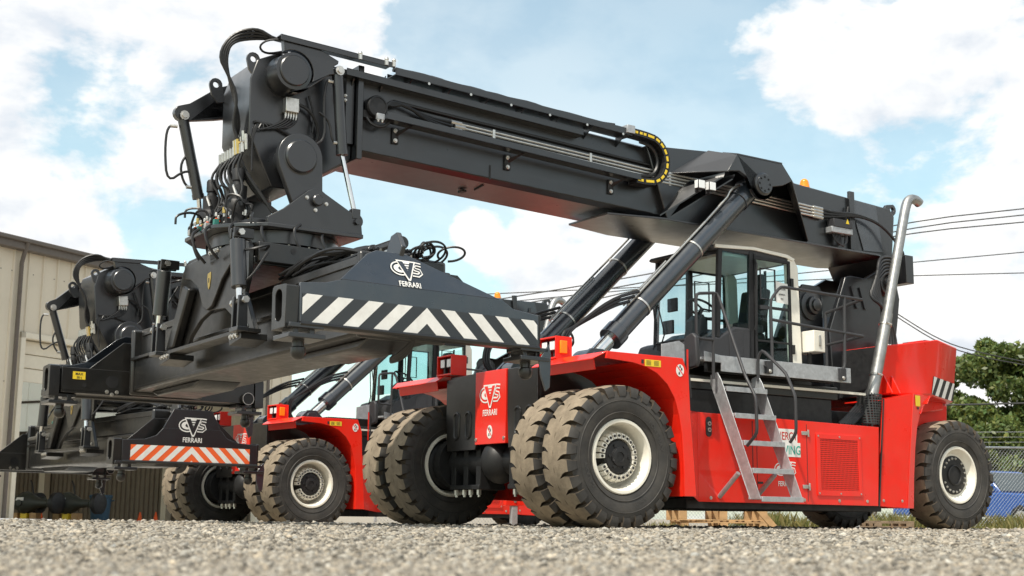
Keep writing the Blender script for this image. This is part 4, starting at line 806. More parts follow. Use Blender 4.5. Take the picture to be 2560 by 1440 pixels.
        b = MB().mt('zinc'); o = up*.155+Vector((0, .05*sy, 0)); b.tube([p0+d*.9+o, p0+d*(Lc*.86)+o, p0+d*(Lc*.9)+o*1.35, p0+d*(Lc*.95)+o], .015, 8, 1); b.tube([p0+d*.9+o*1.02+Vector((0, -.07*sy, 0)), p0+d*(Lc*.5)+o+Vector((0, -.07*sy, 0))], .011, 6); b.build('hydraulic_pipe', lc)
        b = MB().mt('hose')
        for i in range(3): b.tube([p0+d*(.95+.1*i)+o*1.1, p0+d*(.7)+o*(1.9+.3*i), (-.55+.1*i, .80*sy, 2.35-.06*i), (-.28+.03*i, .82*sy, 2.2), (-.25+.04*i, .8*sy, 1.95), (-.40, .8*sy, 1.80)], .020, 7, 2)
        b.build('hydraulic_hose', lc)
    # hoses between mast and chassis
    for i in range(6):
        o = i*.045; b = MB().mt('hose'); b.tube([(-6.15, .62+.0*i, 3.72-o), (-5.85, .72, 3.74-o), (-5.58-o*.3, .80, 3.66-o), (-5.52+o, .82, 3.35-o), (-5.58+o*.2, .84+.02*i, 2.95), (-5.50-o*1.2, .90, 2.55), (-5.42-o, .96, 2.30), (-5.1-o*.8, 1.04, 1.9), (-4.75-o*1.2, 1.12, 1.62), (-4.35-o, 1.25, 1.40), (-4.15-o, 1.3, 1.30)], .023, 8, 2)
        b.mt('zinc').cyl((-5.47-o*1.1, .925, 2.45), (-5.43-o*1.05, .955, 2.31), .031, n=8); C(b, 'hydraulic_hose', 0)
    b = MB().mt('dark'); b.box((-6.38, .45, 3.4), (-6.22, .74, 3.80)); b.mt('zinc'); [b.cyl((-6.36, .5+.08*i, 3.5+.08*j), (-6.44, .5+.08*i, 3.5+.08*j), .03, n=8) for i in range(3) for j in range(3)]; C(b, 'hose_manifold', .006)
    # ---- platform, ladder, handrails
    mb = MB().mt('galv'); mb.box((-4.16, .64, 1.925), (-1.72, 1.50, 1.955)); mb.prism([(-1.98, 1.80), (-1.98, 1.90), (-1.72, 1.90), (-1.72, 2.02), (-1.98, 1.985), (-4.16, 1.985), (-4.16, 1.80)], 'y', 1.50, 1.515); pf = C(mb, 'platform', .004)
    b = MB().mt('dark2'); b.box((-4.0, .9, 1.76), (-1.8, 1.0, 1.925)); b.box((-4.0, 1.30, 1.80), (-1.9, 1.36, 1.925)); C(b, 'platform_beam', .004, pf)
    b = MB().mt('galv'); b.prism([(-1.70, 1.90), (-1.70, 2.12), (-1.62, 2.16), (-1.35, 2.10), (-1.35, 1.90)], 'y', 1.18, 1.195); C(b, 'kick_plate', .003, pf)
    ld = None; yT, zT, yB, zB = 1.50, 1.74, 2.10, .33
    for x0 in (-1.90, -2.55):
        b = MB().mt('galv'); dy = .095
        b.slab([(x0, yT-dy*.9, zT+.02), (x0, yT+dy*.3, zT+.045), (x0, yT+dy, zT-.05), (x0, yB+dy, zB), (x0, yB-dy*.75, zB+.0), (x0, yT-dy, zT-.08)], (-.008, 0, 0))
        b.slab([(x0, yT-dy, zT-.06), (x0, yB-dy*.75, zB), (x0-.04, yB-dy*.75, zB), (x0-.04, yT-dy, zT-.06)], (0, .008, 0))
        if ld is None: ld = C(b, 'ladder', .003)
        else: C(b, 'stringer', .003, ld)
    for i in range(5):
        t = .10+i*.222; y = yT+(yB-yT)*t; z = zT+(zB-zT)*t; b = MB().mt('galv'); b.box((-2.548, y-.10, z-.02), (-1.908, y+.12, z+.012)); b.box((-2.548, y+.105, z-.045), (-1.908, y+.12, z-.02)); C(b, 'tread', .003, ld)
    for x0 in (-1.93, -2.5): b = MB().mt('galv'); b.tube([(x0, 1.50, .36), (x0, 1.82, .62)], .028, 8); C(b, 'stay', 0, ld)
    def rail(pts, r=.019, sm=1, name='handrail', par=None):
        Q = [Vector(pts[0])]
        for i in range(1, len(pts)-1):
            p = Vector(pts[i]); a_ = (Vector(pts[i-1])-p); c_ = (Vector(pts[i+1])-p); Q += [p+a_.normalized()*min(.06, a_.length*.4), p+(a_.normalized()+c_.normalized())*.014, p+c_.normalized()*min(.06, c_.length*.4)]
        Q.append(Vector(pts[-1])); b = MB().mt('plastic'); b.tube(Q, r, 9); return C(b, name, 0, par)
    h1 = rail([(-1.82, 1.55, 1.70), (-1.84, 1.55, 2.69)]); rail([(-1.84, 1.55, 2.15), (-1.57, 1.55, 2.15), (-1.57, 1.55, 2.67), (-1.90, 1.55, 2.71), (-1.90, 1.98, 1.72), (-1.90, 2.15, 1.45), (-1.90, 2.16, 1.05), (-1.90, 2.0, .92)], par=h1, name='rail')
    h2 = rail([(-2.55, 1.53, 1.72), (-2.55, 1.53, 2.0), (-2.55, 1.60, 2.09), (-2.55, 1.98, 1.78), (-2.55, 2.12, 1.5), (-2.55, 2.12, 1.08), (-2.55, 2.02, .98)])
    h3 = rail([(-2.66, 1.52, 1.90), (-2.80, 1.52, 1.96), (-2.79, 1.52, 2.72), (-2.96, 1.52, 2.90), (-4.40, 1.52, 2.88)]); rail([(-2.79, 1.52, 2.48), (-4.40, 1.52, 2.41)], par=h3, name='rail'); rail([(-4.08, 1.52, 2.88), (-4.05, 1.52, 2.0), (-3.95, 1.52, 1.9)], par=h3, name='rail'); rail([(-4.40, 1.52, 2.88), (-4.40, .9, 2.78)], par=h3, name='rail'); rail([(-4.40, 1.52, 2.41), (-4.40, .9, 2.36)], par=h3, name='rail'); rail([(-4.40, .9, 2.78), (-4.40, .9, 1.95)], par=h3, name='rail')
    for x in (-2.72, -3.98): b = MB().mt('plastic'); b.box((x-.05, 1.515, 1.82), (x+.05, 1.56, 1.97)); b.mt('zinc').bolt((x, 1.56, 1.85), (0, 1, 0), .016); C(b, 'rail_bracket', .004, h3)
    # mirror
    b = MB().mt('plastic'); b.tube([(-1.38, 1.62, 1.60), (-1.36, 1.62, 1.95)], .014, 7); b.tube([(-1.36, 1.66, 1.70), (-1.38, 1.66, 1.45)], .010, 6); mi = C(b, 'mirror_arm', 0)
    b = MB().mt('plastic'); b.prism([(1.56, 1.78), (1.72, 1.80), (1.74, 1.86), (1.72, 2.14), (1.66, 2.19), (1.55, 2.16), (1.52, 2.10), (1.53, 1.84)], 'x', -1.46, -1.40); C(b, 'mirror', .015, mi); b = MB().mt('redlens'); b.tube([(-1.28, 1.72, 1.50), (-1.28, 1.72, 1.98)], .012, 6); C(b, 'marker_rod', 0, mi)
    # ---- cab
    cab(T, C)
    # ---- spreader
    spreader(T, S, near)
    return T

def cab(T, C):
    x0, x1, hy = -2.82, -4.22, .62; zf, zt = 2.02, 3.56
    mb = MB().mt('plastic')
    mb.prism([(-2.50, 1.95), (-2.44, 2.18), (-2.50, 2.32), (-2.62, 2.36), (-2.78, 2.37), (-3.05, 2.52), (-3.36, 2.52), (-3.36, 1.95)], 'y', -hy, hy); mb.box((-4.22, -hy, 1.95), (-3.36, hy, 2.08)); cb = C(mb, 'cab', .03)
    b = MB().mt('plastic'); b.prism([(-2.95, 2.10), (-2.95, 2.42), (-3.18, 2.47), (-3.18, 2.14)], 'y', hy, hy+.008); C(b, 'locker_door', .006, cb)
    for sy in (1, -1):
        # A pillar, B pillar
        b = MB().mt('black'); b.slab([(-2.74, hy*sy, 2.36), (-2.80, hy*sy, 2.36), (-2.86, hy*sy, 3.50), (-2.79, hy*sy, 3.50)], (0, -.05*sy, 0)); C(b, 'pillar', .006, cb)
        b = MB().mt('black'); b.slab([(-3.29, hy*sy, 2.10), (-3.38, hy*sy, 2.10), (-3.41, hy*sy, 3.52), (-3.33, hy*sy, 3.52)], (0, -.05*sy, 0)); C(b, 'pillar', .006, cb)
        b = MB().mt('cream'); b.slab([(-4.06, (hy+.005)*sy, 2.03), (-4.24, (hy+.005)*sy, 2.03), (-4.20, (hy+.005)*sy, 3.40), (-4.12, (hy+.005)*sy, 3.52), (-4.02, (hy+.005)*sy, 3.50)], (0, -.09*sy, 0)); C(b, 'pillar', .01, cb)
        # quarter glass
        b = MB().mt('glassdark'); b.slab([(-2.80, hy*sy-.02*sy, 2.52), (-3.30, hy*sy-.02*sy, 2.58), (-3.33, hy*sy-.02*sy, 3.50), (-2.86, hy*sy-.02*sy, 3.50)], (0, -.005*sy, 0)); C(b, 'side_window', 0, cb)
        # door
        b = MB().mt('black')
        for lo, hi in (((-3.44, 2.06), (-3.40, 3.50)), ((-4.05, 2.06), (-4.01, 3.46)), ((-4.05, 2.06), (-3.40, 2.10)), ((-4.05, 2.80), (-3.40, 2.835)), ((-4.05, 2.36), (-3.40, 2.385)), ((-4.05, 3.43), (-3.40, 3.47)), ((-3.70, 2.08), (-3.67, 2.82))):
            b.box((hi[0] if hi[0] < lo[0] else lo[0], min((hy+.012)*sy, (hy-.02)*sy), lo[1]), (max(hi[0], lo[0]), max((hy+.012)*sy, (hy-.02)*sy), hi[1]))
        dr = C(b, 'door', .005, cb)
        b = MB().mt('glass'); b.slab([(-3.42, hy*sy, 2.08), (-4.03, hy*sy, 2.08), (-4.03, hy*sy, 3.45), (-3.42, hy*sy, 3.45)], (0, -.005*sy, 0)); b.build('pane', cb)
        b = MB().mt('plastic'); b.tube([(-3.50, (hy+.012)*sy, 2.92), (-3.76, (hy+.012)*sy, 2.92), (-3.76, (hy+.012)*sy, 3.32), (-3.50, (hy+.012)*sy, 3.32)], .012, 6, closed=True); b.box((-3.60, min((hy+.01)*sy, (hy+.05)*sy), 2.78), (-3.46, max((hy+.01)*sy, (hy+.05)*sy), 2.83)); C(b, 'door_handle', 0, cb)
        for z in (3.18, 2.3): b = MB().mt('black'); b.box((-4.09, min(hy*sy, (hy+.03)*sy), z-.06), (-4.04, max(hy*sy, (hy+.03)*sy), z+.06)); C(b, 'hinge', .003, cb)
        b = MB().mt('black'); b.tube([(-3.37, (hy+.03)*sy, 2.50), (-3.385, (hy+.05)*sy, 2.62), (-3.40, (hy+.05)*sy, 3.36), (-3.40, (hy+.02)*sy, 3.42)], .014, 7); C(b, 'grab_handle', 0, cb)
        if sy > 0:
            b = MB().mt('white'); b.slab([(-3.78, hy+.003, 2.90), (-4.0, hy+.003, 2.89), (-4.0, hy+.003, 3.16), (-3.78, hy+.003, 3.18)], (0, .002, 0)); b.mt('print'); fc = Face(b, (-3.89, hy+.006, 3.05), (-1, 0, 0), (0, 0, 1), (0, 1, 0)); fc.text('TAYLOR', 0, .02, .035); fc.text('ADRIOA', 0, -.05, .03); fc.text('9/21', 0, -.11, .03); b.build('paper_notice', cb)
    # windscreen bulging forward, rear window, roof
    b = MB().mt('glass'); n = 8
    lo = [(-2.50-.27*abs(2*i/n-1)**3, hy-.03-(2*hy-.06)*i/n, 2.34) for i in range(n+1)]; hi = [(-2.72-.13*abs(2*i/n-1)**3, hy-.03-(2*hy-.06)*i/n, 3.48) for i in range(n+1)]
    b.add(lo+hi, [(i, i+1, n+2+i, n+1+i) for i in range(n)]); b.build('windscreen', cb)
    b = MB().mt('black'); b.tube(lo, .022, 6); C(b, 'windscreen_sill', 0, cb); b = MB().mt('black'); b.tube(hi, .03, 6); C(b, 'windscreen_header', 0, cb)
    b = MB().mt('glass'); b.box((-4.20, -hy+.06, 2.5), (-4.195, hy-.06, 3.42)); b.build('rear_window', cb)
    b = MB().mt('black'); b.box((-4.22, -.02, 2.1), (-4.205, .02, 3.45)); b.box((-4.22, -hy+.02, 2.08), (-4.19, hy-.02, 2.52)); C(b, 'rear_frame', 0, cb)
    b = MB().mt('plastic'); b.prism([(-2.70, 3.485), (-2.66, 3.50), (-2.70, 3.54), (-3.4, 3.585), (-4.0, 3.55), (-4.14, 3.50), (-4.16, 3.46)], 'y', -hy+.01, hy-.01); C(b, 'roof', .012, cb)
    for sy in (1, -1): b = MB().mt('cream'); b.prism([(-2.72, 3.50), (-2.72, 3.545), (-3.4, 3.585), (-4.0, 3.555), (-4.14, 3.51), (-4.10, 3.475), (-3.98, 3.51), (-3.4, 3.545)], 'y', (hy-.012)*sy, (hy+.018)*sy); C(b, 'roof_edge', .006, cb)
    b = MB().mt('cream'); b.box((-4.0, -hy+.08, 3.44), (-2.95, hy-.08, 3.482)); C(b, 'headliner', .006, cb)
    # interior
    b = MB().mt('seat'); b.box((-3.95, -.26, 2.42), (-3.40, .26, 2.55)); b.prism([(-3.86, 2.55), (-3.98, 2.55), (-4.10, 3.15), (-3.98, 3.17)], 'y', -.24, .24); b.prism([(-3.99, 3.17), (-4.10, 3.17), (-4.12, 3.38), (-4.02, 3.38)], 'y', -.13, .13); b.box((-3.85, -.15, 2.08), (-3.5, .15, 2.42)); st = C(b, 'seat', .04, cb)
    b = MB().mt('plastic'); b.prism([(-2.78, 2.08), (-2.88, 2.66), (-2.98, 2.74), (-3.05, 2.62), (-2.98, 2.08)], 'y', -.12, .12); b.box((-3.8, -.42, 2.5), (-3.3, -.30, 2.62)); b.box((-3.3, .30, 2.5), (-3.75, .42, 2.62)) if False else b.box((-3.75, .30, 2.5), (-3.3, .42, 2.62)); cn = C(b, 'console', .02, cb)
    b = MB().mt('black'); ctr = Vector((-3.06, 0, 2.82)); nrm = Vector((-.55, 0, .83)).normalized(); u = Vector((0, 1, 0)); w = nrm.cross(u)
    b.tube([ctr+(u*cos(2*pi*i/24)+w*sin(2*pi*i/24))*.20 for i in range(24)], .016, 7, closed=True)
    for i in range(3): t = i*2*pi/3+.5; b.tube([ctr, ctr+(u*cos(t)+w*sin(t))*.2], .013, 6)
    b.tube([ctr, (-2.95, 0, 2.66)], .03, 8); C(b, 'steering_wheel', 0, cb)
    b = MB().mt('plastic'); b.box((-2.86, -.42, 2.80), (-2.82, -.24, 2.98)); b.box((-2.80, -.45, 2.50), (-2.76, -.25, 2.68)); b.box((-2.9, .40, 2.45), (-2.86, .5, 2.7)); C(b, 'monitor', .01, cb)
    b = MB().mt('black'); b.tube([(-2.44, -.12, 2.26), (-2.50, -.10, 2.45), (-2.57, -.34, 2.95)], .010, 6); b.tube([(-2.48, -.30, 2.26), (-2.53, -.30, 2.45), (-2.60, -.46, 2.98)], .010, 6); b.box((-2.5, -.16, 2.24), (-2.42, -.08, 2.30)); C(b, 'wiper', 0, cb)
    b = MB().mt('cream'); b.box((-4.52, .42, 2.28), (-4.28, .80, 2.56)); b.mt('zinc').box((-4.4, .80, 2.36), (-4.36, .815, 2.5)); bx = C(b, 'service_box', .02, cb); b = MB().mt('hose'); b.tube([(-4.4, .6, 2.28), (-4.4, .6, 2.1), (-4.45, .55, 1.95)], .03, 8); C(b, 'cable', 0, cb)

def spreader(T, S, near):
    # main beam: outer tube with a stepped upper chord
    mb = MB().mt('dark2'); mb.box((-.42, -2.62, 1.60), (.42, 2.62, 2.02)); mb.box((-.35, -2.62, 2.02), (.35, 2.62, 2.33)); bm = S(mb, 'main_beam', .02)
    b = MB().mt('dark2'); b.box((.42, -2.62, 1.965), (.47, 2.62, 2.0)); b.box((-.47, -2.62, 1.965), (-.42, 2.62, 2.0)); b.box((.35, -2.55, 2.26), (.372, 2.55, 2.335)); b.box((.42, -2.55, 1.62), (.432, 2.55, 1.655)); S(b, 'beam_rail', .004, bm)
    for sy in (1, -1):
        b = MB().mt('dark2'); b.box((-.46, 2.60*sy if sy > 0 else -2.68, 1.565), (.46, 2.68*sy if sy > 0 else -2.60, 2.345)); S(b, 'end_collar', .03, bm)
        b = MB().mt('dark2'); b.box((-.33, min(2.6*sy, 2.95*sy), 1.66), (.33, max(2.6*sy, 2.95*sy), 2.18)); S(b, 'inner_beam', .02, bm)
    for q in (1, -1): b = MB().mt('dark2'); b.prism([(2.5*q, 1.60), (2.3*q, 1.53), (1.3*q, 1.53), (1.1*q, 1.60)], 'x', -.25, .25); S(b, 'cable_duct', .015, bm)
    # slewing carriage: two A-shaped cheek frames
    top = 2.80
    for sx in (1, -1):
        outline = [(-.68, top-.03), (-.60, top), (.76, top), (.86, top-.10), (.86, 2.42), (.78, 2.24), (1.02, 1.84), (.62, 1.84), (.52, 2.03), (.34, 2.14), (.0, 2.17), (-.26, 2.10), (-.50, 1.96), (-.58, 1.84), (-1.02, 1.84), (-.92, 2.20), (-.84, 2.42), (-.80, 2.62)]
        b = MB().mt('dark2'); b.prism(outline, 'x', .60*sx, .65*sx); fr = S(b, 'carriage_frame', .008)
        b = MB().mt('dark2'); b.prism([(-.62, top-.06), (.70, top-.02), (.60, 2.62), (.32, 2.44), (.20, 2.30), (.10, 2.20), (-.02, 2.17), (-.12, 2.22), (-.25, 2.44), (-.45, 2.56), (-.62, 2.60)], 'x', .65*sx, .69*sx); S(b, 'cheek_plate', .008, fr)
        b = MB().mt('dark2'); b.slab([(.655*sx, -.50, 2.50), (.655*sx, -.34, 2.44), (.655*sx, -.70, 1.86), (.655*sx, -.90, 1.86)], (.10*sx, 0, 0)); S(b, 'stop_block', .02, fr)
        b = MB().mt('dark2'); b.box((min(.60*sx, .78*sx), -1.06, 1.80), (max(.60*sx, .78*sx), 1.06, 1.84)); S(b, 'foot_rail', .004, fr)
        b = MB().mt('black'); b.prism(obround(.12, top-.07, .04, .05)[:0]+[(.02, top-.03), (.22, top-.025), (.20, top-.11), (.04, top-.115)], 'x', .69*sx, .693*sx); S(b, 'cable_slot', 0, fr)
        for i in range(5): b = MB().mt('zinc'); b.bolt((.69*sx, .03+i*.045, top-.035), (sx, 0, 0), .018, .02); S(b, 'bolt', 0, fr)
        for y in (-.86, -.80, -.74, .74, .80, .86): b = MB().mt('zinc'); b.bolt((.65*sx, y, 1.89), (sx, 0, 0), .016, .014); S(b, 'bolt', 0, fr)
        for y in (-.92, -.85, -.78, .78, .85, .92): b = MB().mt('zinc'); b.bolt((.78*sx, y, 1.78), (sx, 0, 0), .018, .02); S(b, 'bolt', 0, fr)
        for y in (-.86, .86): b = MB().mt('dark2'); b.prism([(y-.14, 1.80), (y+.14, 1.80), (y+.14, 1.74), (y-.12, 1.70)], 'x', .5*sx, .78*sx); S(b, 'shoe', .004, fr)
        if sx > 0:
            b = MB().mt('brass'); b.prism([(.03-.035, 2.55), (.03+.035, 2.56), (.03+.04, 2.50), (.03+.022, 2.41), (.03, 2.38), (.03-.022, 2.41), (.03-.04, 2.50)], 'x', .69, .697); b.mt('print').prism([(.02, 2.50), (.04, 2.50), (.035, 2.45), (.025, 2.45)], 'x', .697, .700); S(b, 'shield_emblem', .002, fr)
        # stabilising cylinders
        for sy in (1, -1):
            y0 = .90*sy; xo = .80*sx
            b = MB().mt('dark'); b.cyl((xo, y0, 2.72), (xo, y0+.07*sy, 2.24), .078, n=20); b.box((xo-.05, y0-.02, 2.70), (xo+.05, y0+.02, 2.80)); sc = S(b, 'stabiliser_cylinder', .006)
            b = MB().mt('dark2'); b.box((min(.65*sx, xo+.06*sx), y0-.055, 2.74), (max(.65*sx, xo+.06*sx), y0-.025, 2.84)); b.box((min(.65*sx, xo+.06*sx), y0+.025, 2.74), (max(.65*sx, xo+.06*sx), y0+.055, 2.84)); S(b, 'clevis', .006, sc)
            b = MB().mt('chrome'); b.cyl((xo, y0+.07*sy, 2.24), (xo, y0+.09*sy, 2.12), .035, n=14); S(b, 'piston_rod', 0, sc)
            b = MB().mt('zinc'); b.cyl((xo, y0-.11, 2.79), (xo, y0-.075, 2.79), .034, n=6); b.cyl((xo, y0-.075, 2.79), (xo, y0+.08, 2.79), .02, n=10); b.cyl((xo, y0+.08, 2.79), (xo, y0+.10, 2.79), .034, n=6); S(b, 'pin', 0, sc); b = MB().mt('zinc'); b.cyl((xo, y0+.09*sy-.14, 2.10), (xo, y0+.09*sy+.14, 2.10), .02, n=8); b.cyl((xo, y0+.09*sy-.16, 2.10), (xo, y0+.09*sy-.12, 2.10), .036, n=6); b.cyl((xo, y0+.09*sy+.12, 2.10), (xo, y0+.09*sy+.15, 2.10), .036, n=6); S(b, 'pin', 0, sc)
            b = MB().mt('dark')
            for dy in (-.075, .045):
                yb = y0+.09*sy+dy; b.hexa([(xo-.055, yb, 1.84), (xo+.05, yb, 1.84), (xo+.05, yb+.03, 1.84), (xo-.055, yb+.03, 1.84), (xo-.05, yb, 2.15), (xo+.045, yb, 2.15), (xo+.045, yb+.03, 2.15), (xo-.05, yb+.03, 2.15)])
            b.box((xo-.06, y0+.09*sy-.09, 1.80), (xo+.06, y0+.09*sy+.09, 1.845)); S(b, 'lug', .006, sc)
            b = MB().mt('hose'); b.tube([(xo-.05*sx, y0+.06*sy, 2.62), (xo-.1*sx, y0+.16*sy, 2.62), (xo-.26*sx, y0+.2*sy, 2.68), (xo-.30*sx, y0, 2.66)], .014, 6, 2); b.tube([(xo-.04*sx, y0+.10*sy, 2.3), (xo-.1*sx, y0+.16*sy, 2.36), (xo-.24*sx, y0+.18*sy, 2.6)], .013, 6, 2); S(b, 'hydraulic_hose', 0, sc)
    b = MB().mt('dark2'); b.box((-.60, -.86, 2.52), (.60, .86, 2.60)); b.box((-.62, .80, 2.54), (.58, .92, 2.74)); b.box((-.62, -.92, 2.54), (.58, -.80, 2.74)); b.box((-1.0, .62, 2.52), (-.3, .9, 2.64)); cr_ = S(b, 'carriage_deck', .01)
    b = MB().mt('black'); b.cyl((.2, .921, 2.68), (.2, .924, 2.68), .03, n=12); b.cyl((-.30, .921, 2.62), (-.30, .924, 2.62), .03, n=12); S(b, 'port', 0, cr_)
    # hydraulics on the beam top
    rng = random.Random(11)
    for i in range(22):
        y = .95+i*.075; p0 = Vector((rng.uniform(-.3, .3), .9, 2.36)); z = 2.37+rng.random()*.10
        p3 = Vector((rng.uniform(-.32, .32), 2.3+rng.random()*.4, 2.40)); m1 = p0.lerp(p3, .35)+Vector((rng.uniform(-.08, .08), 0, rng.uniform(-.02, .10))); m2 = p0.lerp(p3, .7)+Vector((rng.uniform(-.08, .08), 0, rng.uniform(-.02, .12)))
        b = MB().mt('hose'); b.tube([p0, m1, m2, p3], .012+.006*rng.random(), 6, 2); S(b, 'hydraulic_hose', 0, bm)
    for i in range(26):
        sg = 1 if i % 2 else -1; p0 = Vector((rng.uniform(.1, .36)*sg, rng.uniform(.7, 1.2), rng.uniform(2.36, 2.44))); p3 = Vector((rng.uniform(.0, .34)*sg, rng.uniform(1.9, 2.7), rng.uniform(2.36, 2.42)))
        m1 = p0.lerp(p3, .3)+Vector((rng.uniform(-.12, .12), 0, rng.uniform(.02, .16))); m2 = p0.lerp(p3, .7)+Vector((rng.uniform(-.12, .12), 0, rng.uniform(.0, .16)))
        b = MB().mt('hose'); b.tube([p0, m1, m2, p3], rng.uniform(.013, .021), 6, 2); b.mt('zinc').cyl(p3, p3+(p3-m2).normalized()*.07, .022, n=6); S(b, 'hydraulic_hose', 0, bm)
    for i in range(10):
        p0 = Vector((rng.uniform(.2, .5), rng.uniform(-.8, .8), 2.62)); p3 = Vector((rng.uniform(.38, .58), p0.y+rng.uniform(-.4, .4), 2.35)); b = MB().mt('hose'); b.tube([p0, p0+Vector((.06, 0, .10)), p3+Vector((.08, 0, .14)), p3], .014, 6, 2); S(b, 'hydraulic_hose', 0, bm)
    for i in range(7):
        c = Vector((rng.uniform(-.46, -.02), 2.70+rng.uniform(-.10, .10), 2.36+rng.uniform(0, .03))); r = rng.uniform(.06, .15); tl = rng.uniform(-1.6, 1.6)
        b = MB().mt('hose'); b.tube([c+Vector((r*cos(t), r*.8*sin(t+tl), r*sin(t)*.6+.03)) for t in np.arange(-.8, 5.2, .4)], .011, 6, 1); S(b, 'hose_loop', 0, bm)
    for i in range(16):
        y = (-2.3+rng.random()*1.3) if i < 8 else 1.0+rng.random()*1.5; x = rng.uniform(-.28, .28); b = MB().mt(rng.choice(['green', 'zinc', 'black', 'green'])); b.box((x-.03, y-.04, 2.33), (x+.03, y+.04, 2.40+rng.random()*.05)); b.mt('zinc').cyl((x, y+.04, 2.37), (x, y+.10, 2.37), .015, n=6); S(b, 'valve_block', .003, bm)
    b = MB().mt('dark2'); b.cyl((.12, 2.35, 2.42), (.12, 2.85, 2.42), .06, n=16); b.cyl((.12, 2.3, 2.42), (.12, 2.36, 2.42), .075, n=16); b.mt('dark').slab([(.22, 2.70, 2.30), (.22, 2.92, 2.22), (.20, 2.95, 2.36), (.16, 2.80, 2.52), (.16, 2.70, 2.5)], (-.05, 0, 0)); S(b, 'hydraulic_motor', .008, bm)
    for i in range(6):
        b = MB().mt('hose'); b.tube([(-.2+.05*i, -1.0, 2.36), (-.2+.06*i, -1.5, 2.40), (-.2+.05*i, -2.0, 2.38), (-.15+.04*i, -2.5, 2.37)], .014, 6, 2); S(b, 'hydraulic_hose', 0, bm)
    b = MB().mt('hose')
    for i in range(4): b.tube([(-.1, 2.72, 1.60), (-.1-.02*i, 2.5, 1.50-.012*i), (-.15, 2.2, 1.47-.015*i), (-.3, 2.0, 1.52), (-.4, 1.9, 1.6)], .013, 6, 2)
    S(b, 'hydraulic_hose', 0, bm)
    # telescoping cylinder along the beam (visible on the nearer side)
    b = MB().mt('dark'); b.cyl((.52, -2.3, 2.07), (.52, -.9, 2.12), .055, n=16); b.mt('chrome').cyl((.52, -.9, 2.12), (.52, -.55, 2.13), .032, n=12); (S(b, 'telescope_cylinder', 0, bm) if not near else None)
    # ---- end beams
    for sy in (1, -1):
        f = lambda y: y*sy
        hx = 1.24
        if near: lowp = [(hx, 1.56), (hx, 1.90), (1.0, 1.925), (.84, 1.97), (-.82, 1.97), (-.95, 1.895), (-hx, 1.865), (-hx, 1.56)]; upp = [(.86, 1.97), (.54, 2.25), (.44, 2.295), (.14, 2.295), (-.80, 1.97)]
        else: lowp = [(1.05, 1.56), (1.05, 1.86), (.72, 1.88), (.55, 1.94), (.45, 2.05), (-.45, 2.05), (-.55, 1.94), (-.72, 1.88), (-1.05, 1.86), (-1.05, 1.56)]; upp = [(.45, 2.05), (.30, 2.33), (-.30, 2.33), (-.45, 2.05)]; hx = 1.05
        mb = MB().mt('steelblue' if near else 'dark'); mb.prism(lowp, 'y', f(3.02), f(3.05))
        eb = S(mb, 'end_beam', .005); 
        b = MB().mt('steelblue' if near else 'dark'); ti = .13 if near else .0
        lo = [(x, f(3.05-ti*(z-1.97)/.33), z) for x, z in upp]
        b.slab(lo, (0, f(-.03), 0)); S(b, 'end_beam_top', .004, eb)
        b = MB().mt('dark2'); b.box((-hx+.02, min(f(2.78), f(3.02)), 1.565), (hx-.02, max(f(2.78), f(3.02)), 1.60)); b.box((-hx+.02, min(f(2.78), f(2.80)), 1.60), (hx-.02, max(f(2.78), f(2.80)), 1.86)); b.prism([(.9, 1.86), (.5, 2.20), (-.5, 2.20), (-.9, 1.86)], 'y', f(2.78), f(2.80)); b.box((-hx+.02, min(f(2.80), f(3.02)), 1.83), (hx-.02, max(f(2.80), f(3.02)), 1.86)); S(b, 'box_section', .004, eb)
        b = MB().mt('dark2'); b.tube([(hx, f(3.055), 1.555), (-hx, f(3.055), 1.555)], .022, 8); S(b, 'bottom_bead', 0, eb)
        for sx in (1, -1):
            b = MB().mt('dark2'); hole = obround(f(2.905), 1.715, .064, .138, 5)
            b.ring([(f(2.77), 1.52), (f(2.79), 1.87), (f(2.83), 1.89), (f(3.04), 1.88), (f(3.04), 1.52)], obround(f(2.905), 1.715, .062, .135, 5), 'x', hx*sx, (hx+(.12 if sx > 0 or sy < 0 else .035))*sx); ec = S(b, 'end_casting', .004, eb)
            b = MB().mt('black'); b.prism(hole, 'x', (hx-.03)*sx, (hx+.004)*sx); S(b, 'hole_back', 0, eb)
            cx = (hx-.06)*sx
            b = MB().mt('dark'); b.box((cx-.17, min(f(2.80), f(3.08)), 1.435), (cx+.17, max(f(2.80), f(3.08)), 1.475)); b.box((cx-.10, min(f(2.82), f(3.02)), 1.475), (cx-.05, max(f(2.82), f(3.02)), 1.555)); b.box((cx+.05, min(f(2.82), f(3.02)), 1.475), (cx+.10, max(f(2.82), f(3.02)), 1.555)); b.box((cx-.16, min(f(2.84), f(3.07)), 1.52), (cx+.16, max(f(2.84), f(3.07)), 1.56)); S(b, 'twistlock_housing', .006, eb)
            b = MB().mt('dark2'); b.lathe([(.05, 1.435), (.05, 1.385), (.062, 1.375), (.066, 1.33), (.055, 1.30), (.03, 1.28), (.001, 1.275)], (cx, f(2.92), 0), (0, 0, 1), 14); S(b, 'twistlock', 0, eb)
            if sx < 0: b = MB().mt('steelblue'); b.slab([(cx-.17, f(3.05), 1.60), (cx-.19, f(3.05), 1.50), (cx-.17, f(3.05), 1.20), (cx-.12, f(3.05), 1.16), (cx-.06, f(3.05), 1.32), (cx-.05, f(3.05), 1.45)], (0, f(.02), 0)); S(b, 'guide_flap', .004, eb)
